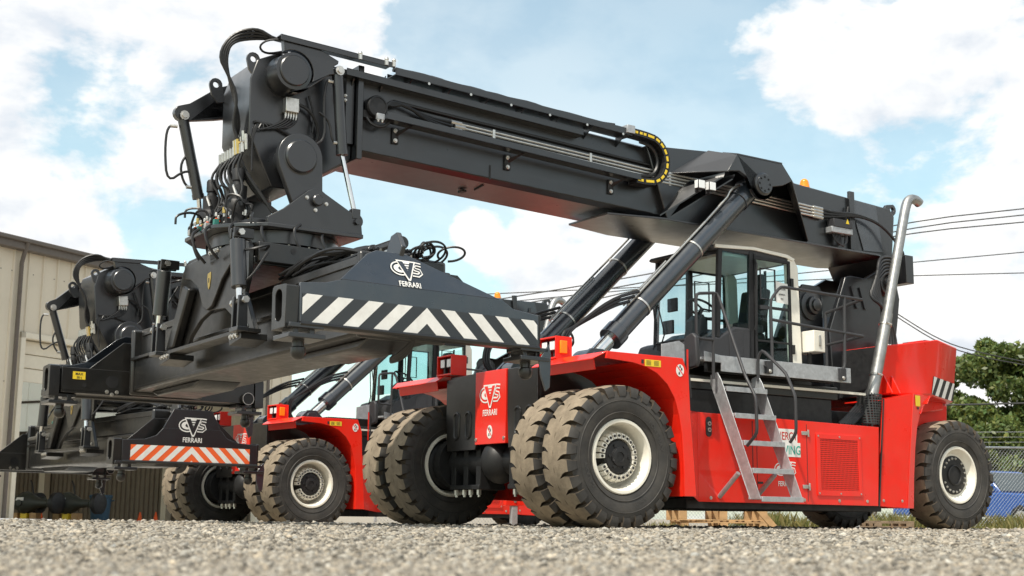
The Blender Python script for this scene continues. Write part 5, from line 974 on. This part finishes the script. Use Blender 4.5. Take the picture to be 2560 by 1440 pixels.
        if sy > 0:
            b = MB(); fc = Face(b, (0, 3.052, 1.575), (-1, 0, 0), (0, 0, 1), (0, 1, 0)); stripes(fc, 2.44 if near else 1.86, .235 if near else .22, ('dark', 'white') if near else ('orange', 'white'), .295 if near else .21); S(b, 'hazard_stripes', 0, eb, recalc=False)
            b = MB(); tv = Vector((0, -.13/.33 if near else 0, 1)).normalized(); nv = Vector((0, 1, .13/.33 if near else 0)).normalized()
            fc = Face(b, (.17 if near else .0, 3.05-(.064 if near else 0), 2.145 if near else 2.10), (-1, 0, 0), tv, nv); logo(fc, .33 if near else .44, 'white', 'steelblue' if near else 'dark'); S(b, 'emblem', 0, eb, recalc=False)
        if sy < 0 or not near:
            q = f(2.779)
            b = MB().mt('yellow'); fc = Face(b, (1.02, -2.779 if sy < 0 else 2.779, 1.77), (-1, 0, 0), (0, 0, 1), (0, 1, 0)); fc.poly([(-.075, -.045), (.075, -.045), (.075, .045), (-.075, .045)]); b.mt('print'); fc.text('MAX', 0, .004, .042, .005); fc.text('30 t', 0, -.036, .038, .005); S(b, 'load_label', 0, eb, recalc=False)
            b = MB().mt('yellow'); fc = Face(b, (-.95, -2.779, 1.82), (-1, 0, 0), (0, 0, 1), (0, 1, 0)); fc.poly([(-.07, -.04), (.07, -.04), (.07, .03), (-.07, .03)]); b.mt('print'); fc.text('10 t', 0, -.02, .042, .005); S(b, 'load_label', 0, eb, recalc=False)
            b = MB().mt('black'); b.cyl((.62, -2.779, 1.72), (.62, -2.776, 1.72), .075, n=20); b.cyl((.95, -2.779, 1.66), (.95, -2.776, 1.66), .025, n=12); b.mt('zinc'); [b.bolt((.62+dx, -2.779, 1.72+dz), (0, 1, 0), .016, .012) for dx, dz in ((.06, -.12), (-.06, -.12), (0, -.15))]; S(b, 'inspection_hole', 0, eb)
            b = MB().mt('black'); b.lathe([(.07, 0), (.075, .03), (.07, .05), (.001, .05)], (-1.12, -2.776, 1.62), (0, 1, 0), 18); b.mt('zinc').lathe([(.072, .045), (.078, .045), (.078, .055), (.072, .055)], (-1.12, -2.776, 1.62), (0, 1, 0), 18); S(b, 'lamp', 0, eb)

reach_stacker((-.0475, 15.707, 0), .592, 0.0, 0.0, 'large red and black reach stacker in front with black and white striped spreader end', 1)
reach_stacker((-4.48, 23.6, -.13), .648, radians(4.6), -.60, 'reach stacker parked behind with red and white striped spreader end', 2, .45)
for k in list(PROTO): bpy.data.objects.remove(PROTO[k])

# ------------------------------------------------------------------ warehouse on the left
def warehouse():
    T = empty('warehouse', (-11.84, 30.46, -.13), atan2(.8871, .4616)); tag(T, 'beige ribbed metal warehouse with a wide open door bay', 'building')
    E_, O0, O1, OH, XE = 6.28, .94, 9.77, 4.25, 11.3
    pitch = .45
    def panel(x0, x1, z0, z1, y=0):
        b = MB().mt('beige'); w = x1-x0
        b.prism([(x0, y), (x1-.055, y), (x1-.045, y-.035), (x1-.012, y-.035), (x1-.003, y), (x1-.003, y+.03), (x0, y+.03)], 'z', z0, z1); b.build('wall_panel', T)
    x = -8.06
    while x < XE-.1:
        x1 = min(x+pitch, XE)
        if x1 <= O0+.01 or x >= O1-.01: panel(x, x1, 0, E_)
        else: panel(x, x1, OH+.12, E_)
        x = x1
    b = MB().mt('trim'); b.box((-9, -.22, E_), (XE+.25, .1, E_+.20)); b.build('eave_trim', T, bevel=.02)
    b = MB().mt('trim'); b.box((-9, -.30, E_+.17), (XE+.3, -.20, E_+.27)); b.build('gutter', T, bevel=.02)
    for xs in (-3.2, O0-.32, O1+.3): b = MB().mt('trim'); b.tube([(xs, -.25, E_+.18), (xs, -.16, E_-.05), (xs, -.09, E_-.3), (xs, -.09, .1)], .05, 8); b.build('downpipe', T)
    for zz in (1.6, 3.2, E_-.5):
        b = MB().mt('trim')
        for k in range(60):
            xs = -8+k*.45/1.0*.72
            if xs > XE-.2 or (O0-.2 < xs < O1+.2 and zz < OH+.3): continue
            b.box((xs-.012, -.006, zz-.012), (xs+.012, .0, zz+.012))
        o = b.build('fixings', T); o['kind'] = 'stuff'
    b = MB().mt('beige'); b.slab([(-9, -.1, E_+.2), (XE+.2, -.1, E_+.2), (XE+.2, 16, E_+2.2), (-9, 16, E_+2.2)], (0, 0, .06)); b.build('roof', T)
    b = MB().mt('doorpanel'); b.box((O0-.14, -.06, 0), (O0, .12, OH+.14)); b.build('door_jamb', T, bevel=.01)
    b = MB().mt('doorpanel'); b.box((O1, -.06, 0), (O1+.14, .12, OH+.14)); b.build('door_jamb', T, bevel=.01)
    b = MB().mt('doorpanel'); b.box((O0-.14, -.06, OH), (O1+.14, .12, OH+.14)); b.build('door_header', T, bevel=.01)
    for i in range(3): b = MB().mt('doorpanel'); z = OH-.02-.33*i; b.box((O0+.02, .16, z-.31), (O1-.02, .20, z)); b.build('door_section', T, bevel=.012)
    # interior: end wall in corrugated sheets, translucent band above, other walls plain
    y = .1; i = 0
    while y < 15.9:
        y1 = min(y+.98, 16); b = MB().mt('brownmetal'); n = 5; pts = []
        for k in range(n): w = (y1-y)/n; pts += [(XE-.05, y+k*w), (XE-.05, y+k*w+w*.45), (XE-.10, y+k*w+w*.55), (XE-.10, y+k*w+w*.92)]
        pts += [(XE-.05, y1-.004), (XE-.02, y1-.004), (XE-.02, y)]
        b.prism(pts, 'z', 0, 2.85); b.build('corrugated_sheet', T, angle=20)
        b = MB().mt('skylight' if 4.5 < y < 14 else 'beige'); b.box((XE-.06, y, 2.90), (XE-.03, y1-.02, 3.86)); b.build('translucent_pane' if 4.5 < y < 14 else 'wall_panel', T)
        b = MB().mt('skylight' if 4.5 < y < 14 else 'beige'); b.box((XE-.06, y, 3.92), (XE-.03, y1-.02, 4.90)); b.build('translucent_pane' if 4.5 < y < 14 else 'wall_panel', T)
        y = y1; i += 1
    b = MB().mt('trim'); b.box((XE-.12, .1, 2.84), (XE-.02, 16, 2.91)); b.build('girt', T); b = MB().mt('trim'); b.box((XE-.12, .1, 3.86), (XE-.02, 16, 3.93)); b.build('girt', T)
    b = MB().mt('beige'); b.box((XE-.06, .05, 4.9), (XE-.02, 16, E_+.2)); b.build('end_wall', T)
    b = MB().mt('beige'); b.box((-9, 15.9, 0), (XE, 16, E_+2.1)); b.build('back_wall', T)
    b = MB().mt('rust'); b.box((6.4, 12.6, 0), (6.7, 12.9, 6.2)); b.build('column', T); b = MB().mt('beige'); b.box((10.9, 9.5, 0), (11.15, 9.75, 6.2)); b.build('column', T); b = MB().mt('beige'); b.box((10.9, 4.3, 0), (11.15, 4.5, 6.2)); b.build('column', T)
    b = MB().mt('rust'); b.box((8.4, 14.0, 0), (10.8, 15.5, 2.4)); b.build('storage_bay', T)
    f = MB().mt('concrete'); f.box((-14, -7.6, -.1), (XE+4, 15.8, .014)); ap = f.build('concrete_apron', bevel=.01); ap.location = T.location; ap.rotation_euler = T.rotation_euler; tag(ap, 'grey concrete apron in front of the warehouse door', 'apron', kind='structure')
    return T
WH = warehouse()
def inwh(x, y, z=.014): return Matrix.Rotation(WH.rotation_euler.z, 4, 'Z') @ Vector((x, y, z))+Vector(WH.location)

# trash bin, cones, axles
def bin_():
    p = inwh(6.9, 3.1); T = empty('trash_bin', p); tag(T, 'round blue plastic trash bin against the corrugated wall', 'bin')
    b = MB().mt('bin'); b.lathe([(.001, .0), (.24, .0), (.25, .03), (.29, .62), (.31, .64), (.31, .68), (.285, .68), (.27, .6), (.24, .06)], (0, 0, 0), (0, 0, 1), 24); b.build('drum', T)
    b = MB().mt('bin'); b.lathe([(.318, .66), (.325, .70), (.30, .72), (.285, .71)], (0, 0, 0), (0, 0, 1), 24); b.build('rim', T)
    for sg in (1, -1): b = MB().mt('bin'); b.tube([(.30*sg, -.08, .55), (.37*sg, -.06, .57), (.37*sg, .06, .57), (.30*sg, .08, .55)], .015, 6, 1); b.build('handle', T)
bin_()
def cone(p, h, label):
    T = empty('traffic_cone', p); tag(T, label, 'cone', 'orange cones along the corrugated wall')
    b = MB().mt('orange'); b.lathe([(.12*h/.4, .03), (.10*h/.4, .05), (.03*h/.4, h), (.001, h)], (0, 0, 0), (0, 0, 1), 16); b.build('cone', T)
    b = MB().mt('orange'); b.box((-.15*h/.4, -.15*h/.4, 0), (.15*h/.4, .15*h/.4, .03)); b.build('base', T, bevel=.01)
cone(inwh(8.6, 3.2), .26, 'orange cone at left of the pair by the corrugated wall'); cone(inwh(9.15, 3.1), .27, 'orange cone nearest the left tyres of the rear reach stacker'); cone(inwh(6.2, 4.6), .22, 'small orange cone left of the blue trash bin'); cone(inwh(7.9, 4.2), .22, 'small orange cone just right of the blue trash bin')
def drive_axle(p, rz, label):
    T = empty('drive_axle', p, rz); tag(T, label, 'axle', 'dark axles stored on pallets in the warehouse')
    b = MB().mt('axlegreen'); b.lathe([(.001, -.95), (.16, -.95), (.18, -.8), (.10, -.7), (.12, -.4), (.22, -.22), (.30, 0), (.22, .22), (.12, .4), (.10, .7), (.18, .8), (.16, .95), (.001, .95)], (0, 0, .46), (0, 1, 0), 20); b.build('housing', T)
    b = MB().mt('axlegreen'); b.lathe([(.30, 0), (.28, -.12), (.18, -.20), (.08, -.22), (.08, -.32), (.001, -.32)], (0, 0, .46), (1, 0, 0), 20); b.build('cover', T)
    b = MB().mt('white'); b.slab([(-.285, -.12, .52), (-.285, .12, .52), (-.25, .10, .60), (-.25, -.10, .60)], (-.02, 0, 0)); b.build('sticker', T)
    for q in (1, -1): b = MB().mt('black'); b.lathe([(.001, 0), (.28, 0), (.28, .12), (.20, .16), (.001, .16)], (0, .9*q, .46), (0, q, 0), 20); b.build('hub', T)
    b = MB().mt('black'); b.tube([(0, -.2, .7), (.05, -.1, .95), (.1, 0, 1.05)], .02, 6, 1); b.build('hose', T)
    for k in range(3): b = MB().mt('yellow' if k == 1 else 'wood'); b.box((-.1, -.4+k*.3, .02), (.1, -.2+k*.3, .2)); b.build('stand_block', T)
    b = MB().mt('wood'); b.box((-.5, -.8, 0), (.5, .8, .03)); b.build('pallet_deck', T)
drive_axle((-12.75, 36.0, -.11), radians(70), 'dark drive axle on a pallet nearest the door jamb'); drive_axle((-11.72, 36.2, -.11), radians(70), 'dark drive axle on a pallet next to the blue trash bin')
def pipe_stack():
    T = empty('steel_bars', (-11.2, 29.2, -.11), radians(10)); tag(T, 'loose pale steel bars lying on the apron at the left edge', 'bars')
    for i in range(5): b = MB().mt('galv'); b.tube([(-1.6, i*.12, .03+.05*(i % 2)), (.9+.1*i, i*.10, .04)], .03, 8); b.build('bar', T)
pipe_stack()

# ------------------------------------------------------------------ right background: fence, pickup, trees, grass
def fence():
    T = empty('chain_link_fence', (0, 30.5, -.13)); tag(T, 'chain-link fence with barbed wire on top', 'fence')
    x0, x1, h = -3.0, 21.0, 1.92
    n = 0
    for i in range(9):
        x = x0+i*3.0; b = MB().mt('galv'); b.cyl((x, 0, 0), (x, 0, h), .03, n=10); po = b.build('post', T)
        b = MB().mt('galv'); b.tube([(x, 0, h), (x+.12, -.22, h+.36)], .02, 8); b.build('arm', po)
    b = MB().mt('galv'); b.cyl((x0, 0, h-.02), (x1, 0, h-.02), .024, n=8); b.build('top_rail', T)
    for k in range(3): b = MB().mt('galv'); b.tube([(x0+i*1.5, -.07-.07*k, h+.11+.11*k-.02*(i % 2)) for i in range(17)], .006, 4); b.build('barbed_wire', T)
    m = MB().mt('galv'); st = .075; hh = h-.04; kx = hh*.82
    x = x0-kx
    while x < x1:
        for s in (1, -1):
            a, c = (x, .03), (x+kx, hh)
            if s < 0: a, c = (x+kx, .03), (x, hh)
            pa, pb = Vector((a[0], .01*s, a[1])), Vector((c[0], .01*s, c[1]))
            for lim, sgn in ((x0, 1), (x1, -1)):
                for _ in (0,):
                    da = (pa.x-lim)*sgn; db = (pb.x-lim)*sgn
                    if da < 0 and db < 0: pa = pb = None; break
                    if da < 0: pa = pa.lerp(pb, da/(da-db))
                    elif db < 0: pb = pb.lerp(pa, db/(db-da))
                if pa is None: break
            if pa is not None and (pa-pb).length > .05: m.tube([pa, pb], .0035, 3)
        x += st
    o = m.build('wire_mesh', T, recalc=False); o['kind'] = 'stuff'
fence()

def pickup():
    T = empty('pickup_truck', (14.0, 38.4, -.13), atan2(-.86, .51)); T.scale = (1.0, 1.0, 1.0); tag(T, 'blue pickup truck parked behind the chain-link fence', 'truck')
    w = .92
    b = MB().mt('blue'); b.prism([(-1.5, .42), (-1.5, 1.0), (.55, 1.05), (1.75, .98), (1.86, .86), (1.86, .45), (1.5, .40), (1.45, .55), (1.2, .70), (.95, .55), (.9, .38), (-1.2, .38)], 'y', -w, w); b.build('body', T, bevel=.03)
    b = MB().mt('blue'); b.prism([(-3.4, .42), (-3.4, 1.02), (-1.53, 1.02), (-1.53, .42), (-2.0, .40), (-2.1, .6), (-2.4, .72), (-2.7, .6), (-2.8, .40)], 'y', -w, w); b.build('cargo_bed', T, bevel=.03)
    b = MB().mt('blue'); b.prism([(-1.45, 1.02), (-1.30, 1.62), (-1.2, 1.68), (-.2, 1.68), (-.05, 1.64), (.55, 1.05)], 'y', -w+.08, w-.08); b.build('cab', T, bevel=.05)
    for sy in (1, -1):
        b = MB().mt('carglass'); b.slab([(-1.15, (w-.075)*sy, 1.10), (-1.1, (w-.075)*sy, 1.55), (-.15, (w-.075)*sy, 1.57), (.33, (w-.075)*sy, 1.10)], (0, .006*sy, 0)); b.build('side_window', T)
        b = MB().mt('black'); b.box((-.45, min((w-.07)*sy, (w-.06)*sy), 1.08), (-.38, max((w-.07)*sy, (w-.06)*sy), 1.58)); b.build('window_post', T)
        b = MB().mt('lens'); b.box((1.72, min((w-.28)*sy, (w+.01)*sy), .70), (1.88, max((w-.28)*sy, (w+.01)*sy), .88)); b.build('headlight', T, bevel=.02)
        b = MB().mt('zinc'); b.box((-.8, min(w*sy, (w+.02)*sy), .92), (-.62, max(w*sy, (w+.02)*sy), .95)); b.build('door_handle', T)
        b = MB().mt('black'); b.box((-.98, min(w*sy, (w+.004)*sy), .45), (-.97, max(w*sy, (w+.004)*sy), 1.05)); b.build('door_seam', T)
        for x in (1.2, -2.4):
            b = MB().mt('black'); b.lathe([(.001, -.1), (.2, -.1), (.34, -.1), (.36, -.06), (.36, .06), (.34, .1), (.2, .1), (.001, .08)], (x, (w-.1)*sy, .36), (0, sy, 0), 24); wl = b.build('wheel', T); b = MB().mt('zinc'); b.lathe([(.001, .105), (.18, .105), (.2, .1)], (x, (w-.1)*sy, .36), (0, sy, 0), 18); b.build('hubcap', wl)
    b = MB().mt('carglass'); b.slab([(.04, -w+.14, 1.60), (.04, w-.14, 1.60), (.52, w-.1, 1.08), (.52, -w+.1, 1.08)], (.02, 0, .02)); b.build('windscreen', T)
    b = MB().mt('zinc'); b.box((1.84, -.62, .62), (1.90, .62, .86)); b.build('grille', T, bevel=.01); b = MB().mt('zinc'); b.box((1.82, -w, .40), (1.98, w, .56)); b.build('bumper', T, bevel=.03)
pickup()

def tree(x, y, h, r, seed, label, name='broadleaf_tree', leaves=9000, base=.18, ls=1.):
    rng = np.random.default_rng(seed); rd = random.Random(seed)
    T = empty(name, (x, y, -.13)); tag(T, label, 'tree', 'trees beyond the fence')
    b = MB().mt('bark'); tips = []
    def limb(p, d, L_, r0, lev):
        q = p+d*L_; m = p.lerp(q, .5)+Vector((rd.uniform(-.08, .08), rd.uniform(-.08, .08), 0))*L_
        b.tube([p, m, q], r0, 7 if lev < 2 else 5); tips.append((q, lev))
        if lev < 3:
            for _ in range(4 if lev < 2 else 3):
                nd = (d+Vector((rd.uniform(-.8, .8), rd.uniform(-.8, .8), rd.uniform(-.15, .5)))).normalized(); limb(p.lerp(q, rd.uniform(.55, 1)), nd, L_*rd.uniform(.55, .8), r0*.55, lev+1)
    limb(Vector((0, 0, 0)), Vector((.03, .02, 1)), h*.33, .035*h*.6, 0); b.build('trunk', T)
    # leaf clumps through the crown volume
    nc = 90; C_ = []
    while len(C_) < nc:
        p = rng.uniform(-1, 1, 3)
        if p@p < 1 and (p@p > .25 or rng.random() < .3): C_.append(p)
    C_ = np.array(C_)*np.array([r, r, h*(1-base)/2])*np.array([.88, .88, .9])+np.array([0, 0, h*(base+(1-base)/2)])
    C_[:, :2] *= (1-.35*np.clip((C_[:, 2:3]/h-.6)/.4, 0, 1))
    k = rng.integers(0, nc, leaves); cr = rng.uniform(.30, .62, nc)*r*.42
    v = rng.normal(0, 1, (leaves, 3)); v /= np.linalg.norm(v, axis=1)[:, None]; P = C_[k]+v*(cr[k]*rng.uniform(.25, 1, leaves)**.6)[:, None]*np.array([1, 1, .75])
    P[:, 2] = np.maximum(P[:, 2], .15)
    u = rng.normal(0, 1, (leaves, 3)); u /= np.linalg.norm(u, axis=1)[:, None]; w = np.cross(u, rng.normal(0, 1, (leaves, 3))); w /= np.linalg.norm(w, axis=1)[:, None]
    s = rng.uniform(.06, .125, leaves)[:, None]*ls
    Q = np.stack([P-u*s, P+w*s*.55, P+u*s, P-w*s*.55], 1).reshape(-1, 3)
    me = bpy.data.meshes.new('crown'); me.vertices.add(len(Q)); me.vertices.foreach_set('co', Q.ravel()); me.loops.add(len(Q)); me.loops.foreach_set('vertex_index', np.arange(len(Q), dtype=np.int32)); me.polygons.add(leaves); me.polygons.foreach_set('loop_start', np.arange(0, len(Q), 4, dtype=np.int32)); me.polygons.foreach_set('loop_total', np.full(leaves, 4, np.int32)); me.update(calc_edges=True)
    ct = rng.uniform(.75, 1.25, nc)[k]*rng.uniform(.7, 1.3, leaves); wm = rng.normal(0, .12, leaves)
    c = np.stack([.125*ct*(1+wm), .165*ct, .045*ct*(1-wm), np.ones(leaves)], 1).repeat(4, 0)
    at = me.color_attributes.new('tone', 'FLOAT_COLOR', 'POINT'); at.data.foreach_set('color', c.ravel()); me.materials.append(MATS['leaf'])
    o = bpy.data.objects.new('crown', me); col.objects.link(o); o.parent = T
tree(18.4, 50, 7.6, 3.1, 1, 'tall leafy tree at the right edge behind the pickup', leaves=34000, base=.05, ls=1.15)
tree(16.0, 53, 7.3, 2.3, 2, 'leafy tree showing just right of the red counterweight', leaves=24000, base=.05, ls=1.15)
tree(13.9, 52, 7.15, 1.4, 3, 'leafy treetop showing between exhaust pipe and counterweight', leaves=9000)
tree(15.3, 58, 7.9, 1.4, 6, 'small treetop showing above the red counterweight', leaves=9000)
tree(22.2, 51, 7.9, 3.2, 4, 'broad leafy tree outside the right edge of the view', leaves=14000, base=.08)
tree(19.9, 45, 4.4, 2.7, 5, 'dense low tree behind the fence top rail at right', leaves=17000, base=.03)
tree(16.6, 46, 4.0, 2.5, 8, 'dense low tree behind the cab of the blue pickup', leaves=17000, base=.03)

for k, (x, y, h) in enumerate(((26, 44, 9), (31, 38, 10), (35, 31, 10.5), (38, 23, 11), (40, 15, 10.5), (41, 7, 11), (41, -2, 10))):  # unseen row added so the boom side reflects dark foliage instead of bright sky
    tree(x, y, h, 4.4, 20+k, 'unseen broad tree added beyond the right edge to darken reflections, %s from the fence corner' % ('first', 'second', 'third', 'fourth', 'fifth', 'sixth', 'seventh')[k], leaves=7000, base=.05, ls=2.6)
def grass(name, label, x0, x1, y0, y1, n, hmax, seed, z=-.13):
    rng = np.random.default_rng(seed); x = rng.uniform(x0, x1, n); y = rng.uniform(y0, y1, n); h = hmax*rng.uniform(.25, 1, n)**1.2*(.65+.35*np.sin(x*2.3+seed)); a = rng.uniform(0, 2*pi, n); wd = rng.uniform(.006, .014, n); lx = rng.normal(0, .28, n)*h; ly = rng.normal(0, .28, n)*h
    zz = np.array([ground_z(a_, b_) for a_, b_ in zip(x, y)])
    V = np.stack([np.stack([x-wd*np.cos(a), y-wd*np.sin(a), zz], 1), np.stack([x+wd*np.cos(a), y+wd*np.sin(a), zz], 1), np.stack([x+lx*.4, y+ly*.4, zz+h*.6], 1)+np.stack([wd*np.cos(a)*.8, wd*np.sin(a)*.8, 0*a], 1), np.stack([x+lx, y+ly, zz+h], 1)], 1).reshape(-1, 3)
    me = bpy.data.meshes.new(name); me.vertices.add(n*4); me.vertices.foreach_set('co', V.ravel()); me.loops.add(n*4); me.loops.foreach_set('vertex_index', np.arange(n*4, dtype=np.int32)); me.polygons.add(n); me.polygons.foreach_set('loop_start', np.arange(0, n*4, 4, dtype=np.int32)); me.polygons.foreach_set('loop_total', np.full(n, 4, np.int32)); me.update(calc_edges=True)
    t = rng.random(n); c = np.stack([.13+.16*t, .15+.09*t, .04+.05*t, np.ones(n)], 1)*rng.uniform(.7, 1.2, n)[:, None]; at = me.color_attributes.new('tone', 'FLOAT_COLOR', 'POINT'); at.data.foreach_set('color', c.repeat(4, 0).ravel()); me.materials.append(MATS['leaf'])
    o = bpy.data.objects.new(name, me); col.objects.link(o); tag(o, label, 'grass', kind='stuff')
grass('grass', 'dry tall grass along the fence foot', 5, 19, 28.2, 33, 16000, .50, 1)
grass('weeds', 'green weeds beside the wooden pallet', 2.2, 4.2, 23.0, 24.0, 900, .22, 2)

# pallets and timbers under the machine
def pallet(x, y, z, rz, label, m='wood', L_=1.2, W_=1.0, hs=.10, nb=6):
    T = empty('wooden_pallet', (x, y, z), rz); tag(T, label, 'pallet', 'wooden pallets behind the front machine')
    for i in range(nb): b = MB().mt(m); x0 = -L_/2+i*(L_-.12)/(nb-1); b.box((x0, -W_/2, hs+.02), (x0+.12, W_/2, hs+.045)); b.build('board', T, bevel=.004)
    for i in range(3): b = MB().mt(m); y0 = -W_/2+i*(W_-.10)/2; b.box((-L_/2, y0, hs), (L_/2, y0+.10, hs+.02)); b.build('stringer', T, bevel=.003)
    for i in range(3):
        for j in range(3): b = MB().mt(m); x0 = -L_/2+i*(L_-.14)/2; y0 = -W_/2+j*(W_-.10)/2; b.box((x0, y0, .02), (x0+.14, y0+.10, hs)); b.build('block', T, bevel=.005)
    for i in range(3): b = MB().mt(m); y0 = -W_/2+i*(W_-.10)/2; b.box((-L_/2, y0, 0), (L_/2, y0+.10, .02)); b.build('bottom_board', T, bevel=.003)
pallet(3.75, 24.6, -.13, .08, 'bottom pale pallet below the side panel, next to the weeds', L_=1.55, hs=.17)
pallet(3.72, 24.6, .085, .12, 'top pale pallet below the side panel, next to the weeds', L_=1.6, hs=.17)
pallet(6.75, 25.0, -.13, -.05, 'lower brown pallet just left of the rear tyre', 'wood', 1.35, 1.0, .08)
pallet(6.60, 25.0, -.005, .03, 'upper dark pallet just left of the rear tyre', 'oldwood', 1.3, 1.0, .07)
def timber(x, y, w, d, h, rz, m, label, name='timber_block'):
    T = empty(name, (x, y, -.13), rz); tag(T, label, 'timber'); b = MB().mt(m); b.box((-w/2, -d/2, 0), (w/2, d/2, h)); b.build('beam', T, bevel=.01)
    b = MB().mt('oldwood'); b.box((-w/2-.004, -d/2-.012, h*.3), (-w/2+.05, -d/2, h*.7)); b.build('cleat', T, bevel=.003)
timber(5.62, 23.6, .22, .25, .42, .1, 'oldwood', 'upright brown timber beside the far rear tyre'); timber(5.98, 23.8, .20, .25, .42, -.05, 'galv', 'grey upright block right of the brown timber')
def brace():
    T = empty('timber_brace', (4.55, 23.8, -.13), .2); tag(T, 'slanted pale plank leaning against the pallets', 'plank'); b = MB().mt('wood'); b.slab([(-.25, 0, .38), (-.12, 0, .40), (.25, 0, .0), (.10, 0, .0)], (0, .05, 0)); b.build('plank', T, bevel=.004)
brace()
def jack():
    T = empty('jack_stand', (.06, 21.0, -.10), .5); tag(T, 'grey steel stand with red cross head between the front tyres', 'stand')
    b = MB().mt('galv'); b.box((-.05, -.04, .02), (.05, .04, .38)); b.build('post', T, bevel=.006); b = MB().mt('galv'); b.box((-.12, -.1, 0), (.12, .1, .02)); b.build('foot', T, bevel=.004)
    b = MB().mt('red'); b.box((-.16, -.05, .38), (.16, .05, .50)); b.box((-.07, -.045, .50), (.07, .045, .58)); h = b.build('head', T, bevel=.006); b = MB().mt('zinc'); b.bolt((0, -.05, .45), (0, -1, 0), .018); b.build('bolt', h)
jack()

# overhead wires
def wire(pts, label, r=.022, y=45, e0=14):
    b = MB().mt('wire'); P = [(x, y, z) for x, z in pts]; d0 = Vector(P[0])-Vector(P[1]); d1 = Vector(P[-1])-Vector(P[-2])
    P = [Vector(P[0])+d0.normalized()*e0]+[Vector(p) for p in P]+[Vector(P[-1])+d1.normalized()*22]; b.tube(P, r, 5, 2); tag(b.build('power_line'), label, 'wire', 'overhead wires behind the machines')
wire([(-.74, 7.33), (5.02, 8.35), (13.53, 10.24), (17.52, 10.72)], 'highest of the overhead wires behind the boom'); wire([(-.33, 7.11), (5.02, 8.1), (13.52, 10.03), (17.51, 10.5)], 'second highest overhead wire behind the boom'); wire([(4.0, 7.7), (8, 8.7), (13.44, 9.83), (17.5, 10.25)], 'third highest overhead wire at right of the exhaust pipe')
wire([(9, 8.3), (13.74, 8.82), (17.44, 9.2)], 'lone wire crossing behind the exhaust pipe at mid height', .018); wire([(9, 8.1), (13.18, 8.33), (17.4, 8.48)], 'lowest near-level wire crossing behind the exhaust pipe', .018)
wire([(11.9, 7.8), (13.0, 7.05), (14.38, 6.17), (15.51, 5.78), (18, 5.3)], 'upper of two wires dropping behind the red counterweight', .02, 45, .1); wire([(11.9, 7.7), (13.0, 6.93), (14.38, 6.05), (15.51, 5.64), (18, 5.2)], 'lower of two wires dropping behind the red counterweight', .02, 45, .1)
wire([(15, 3.9), (18, 4.0)], 'dark cable crossing in front of the right trees', .03, 44)
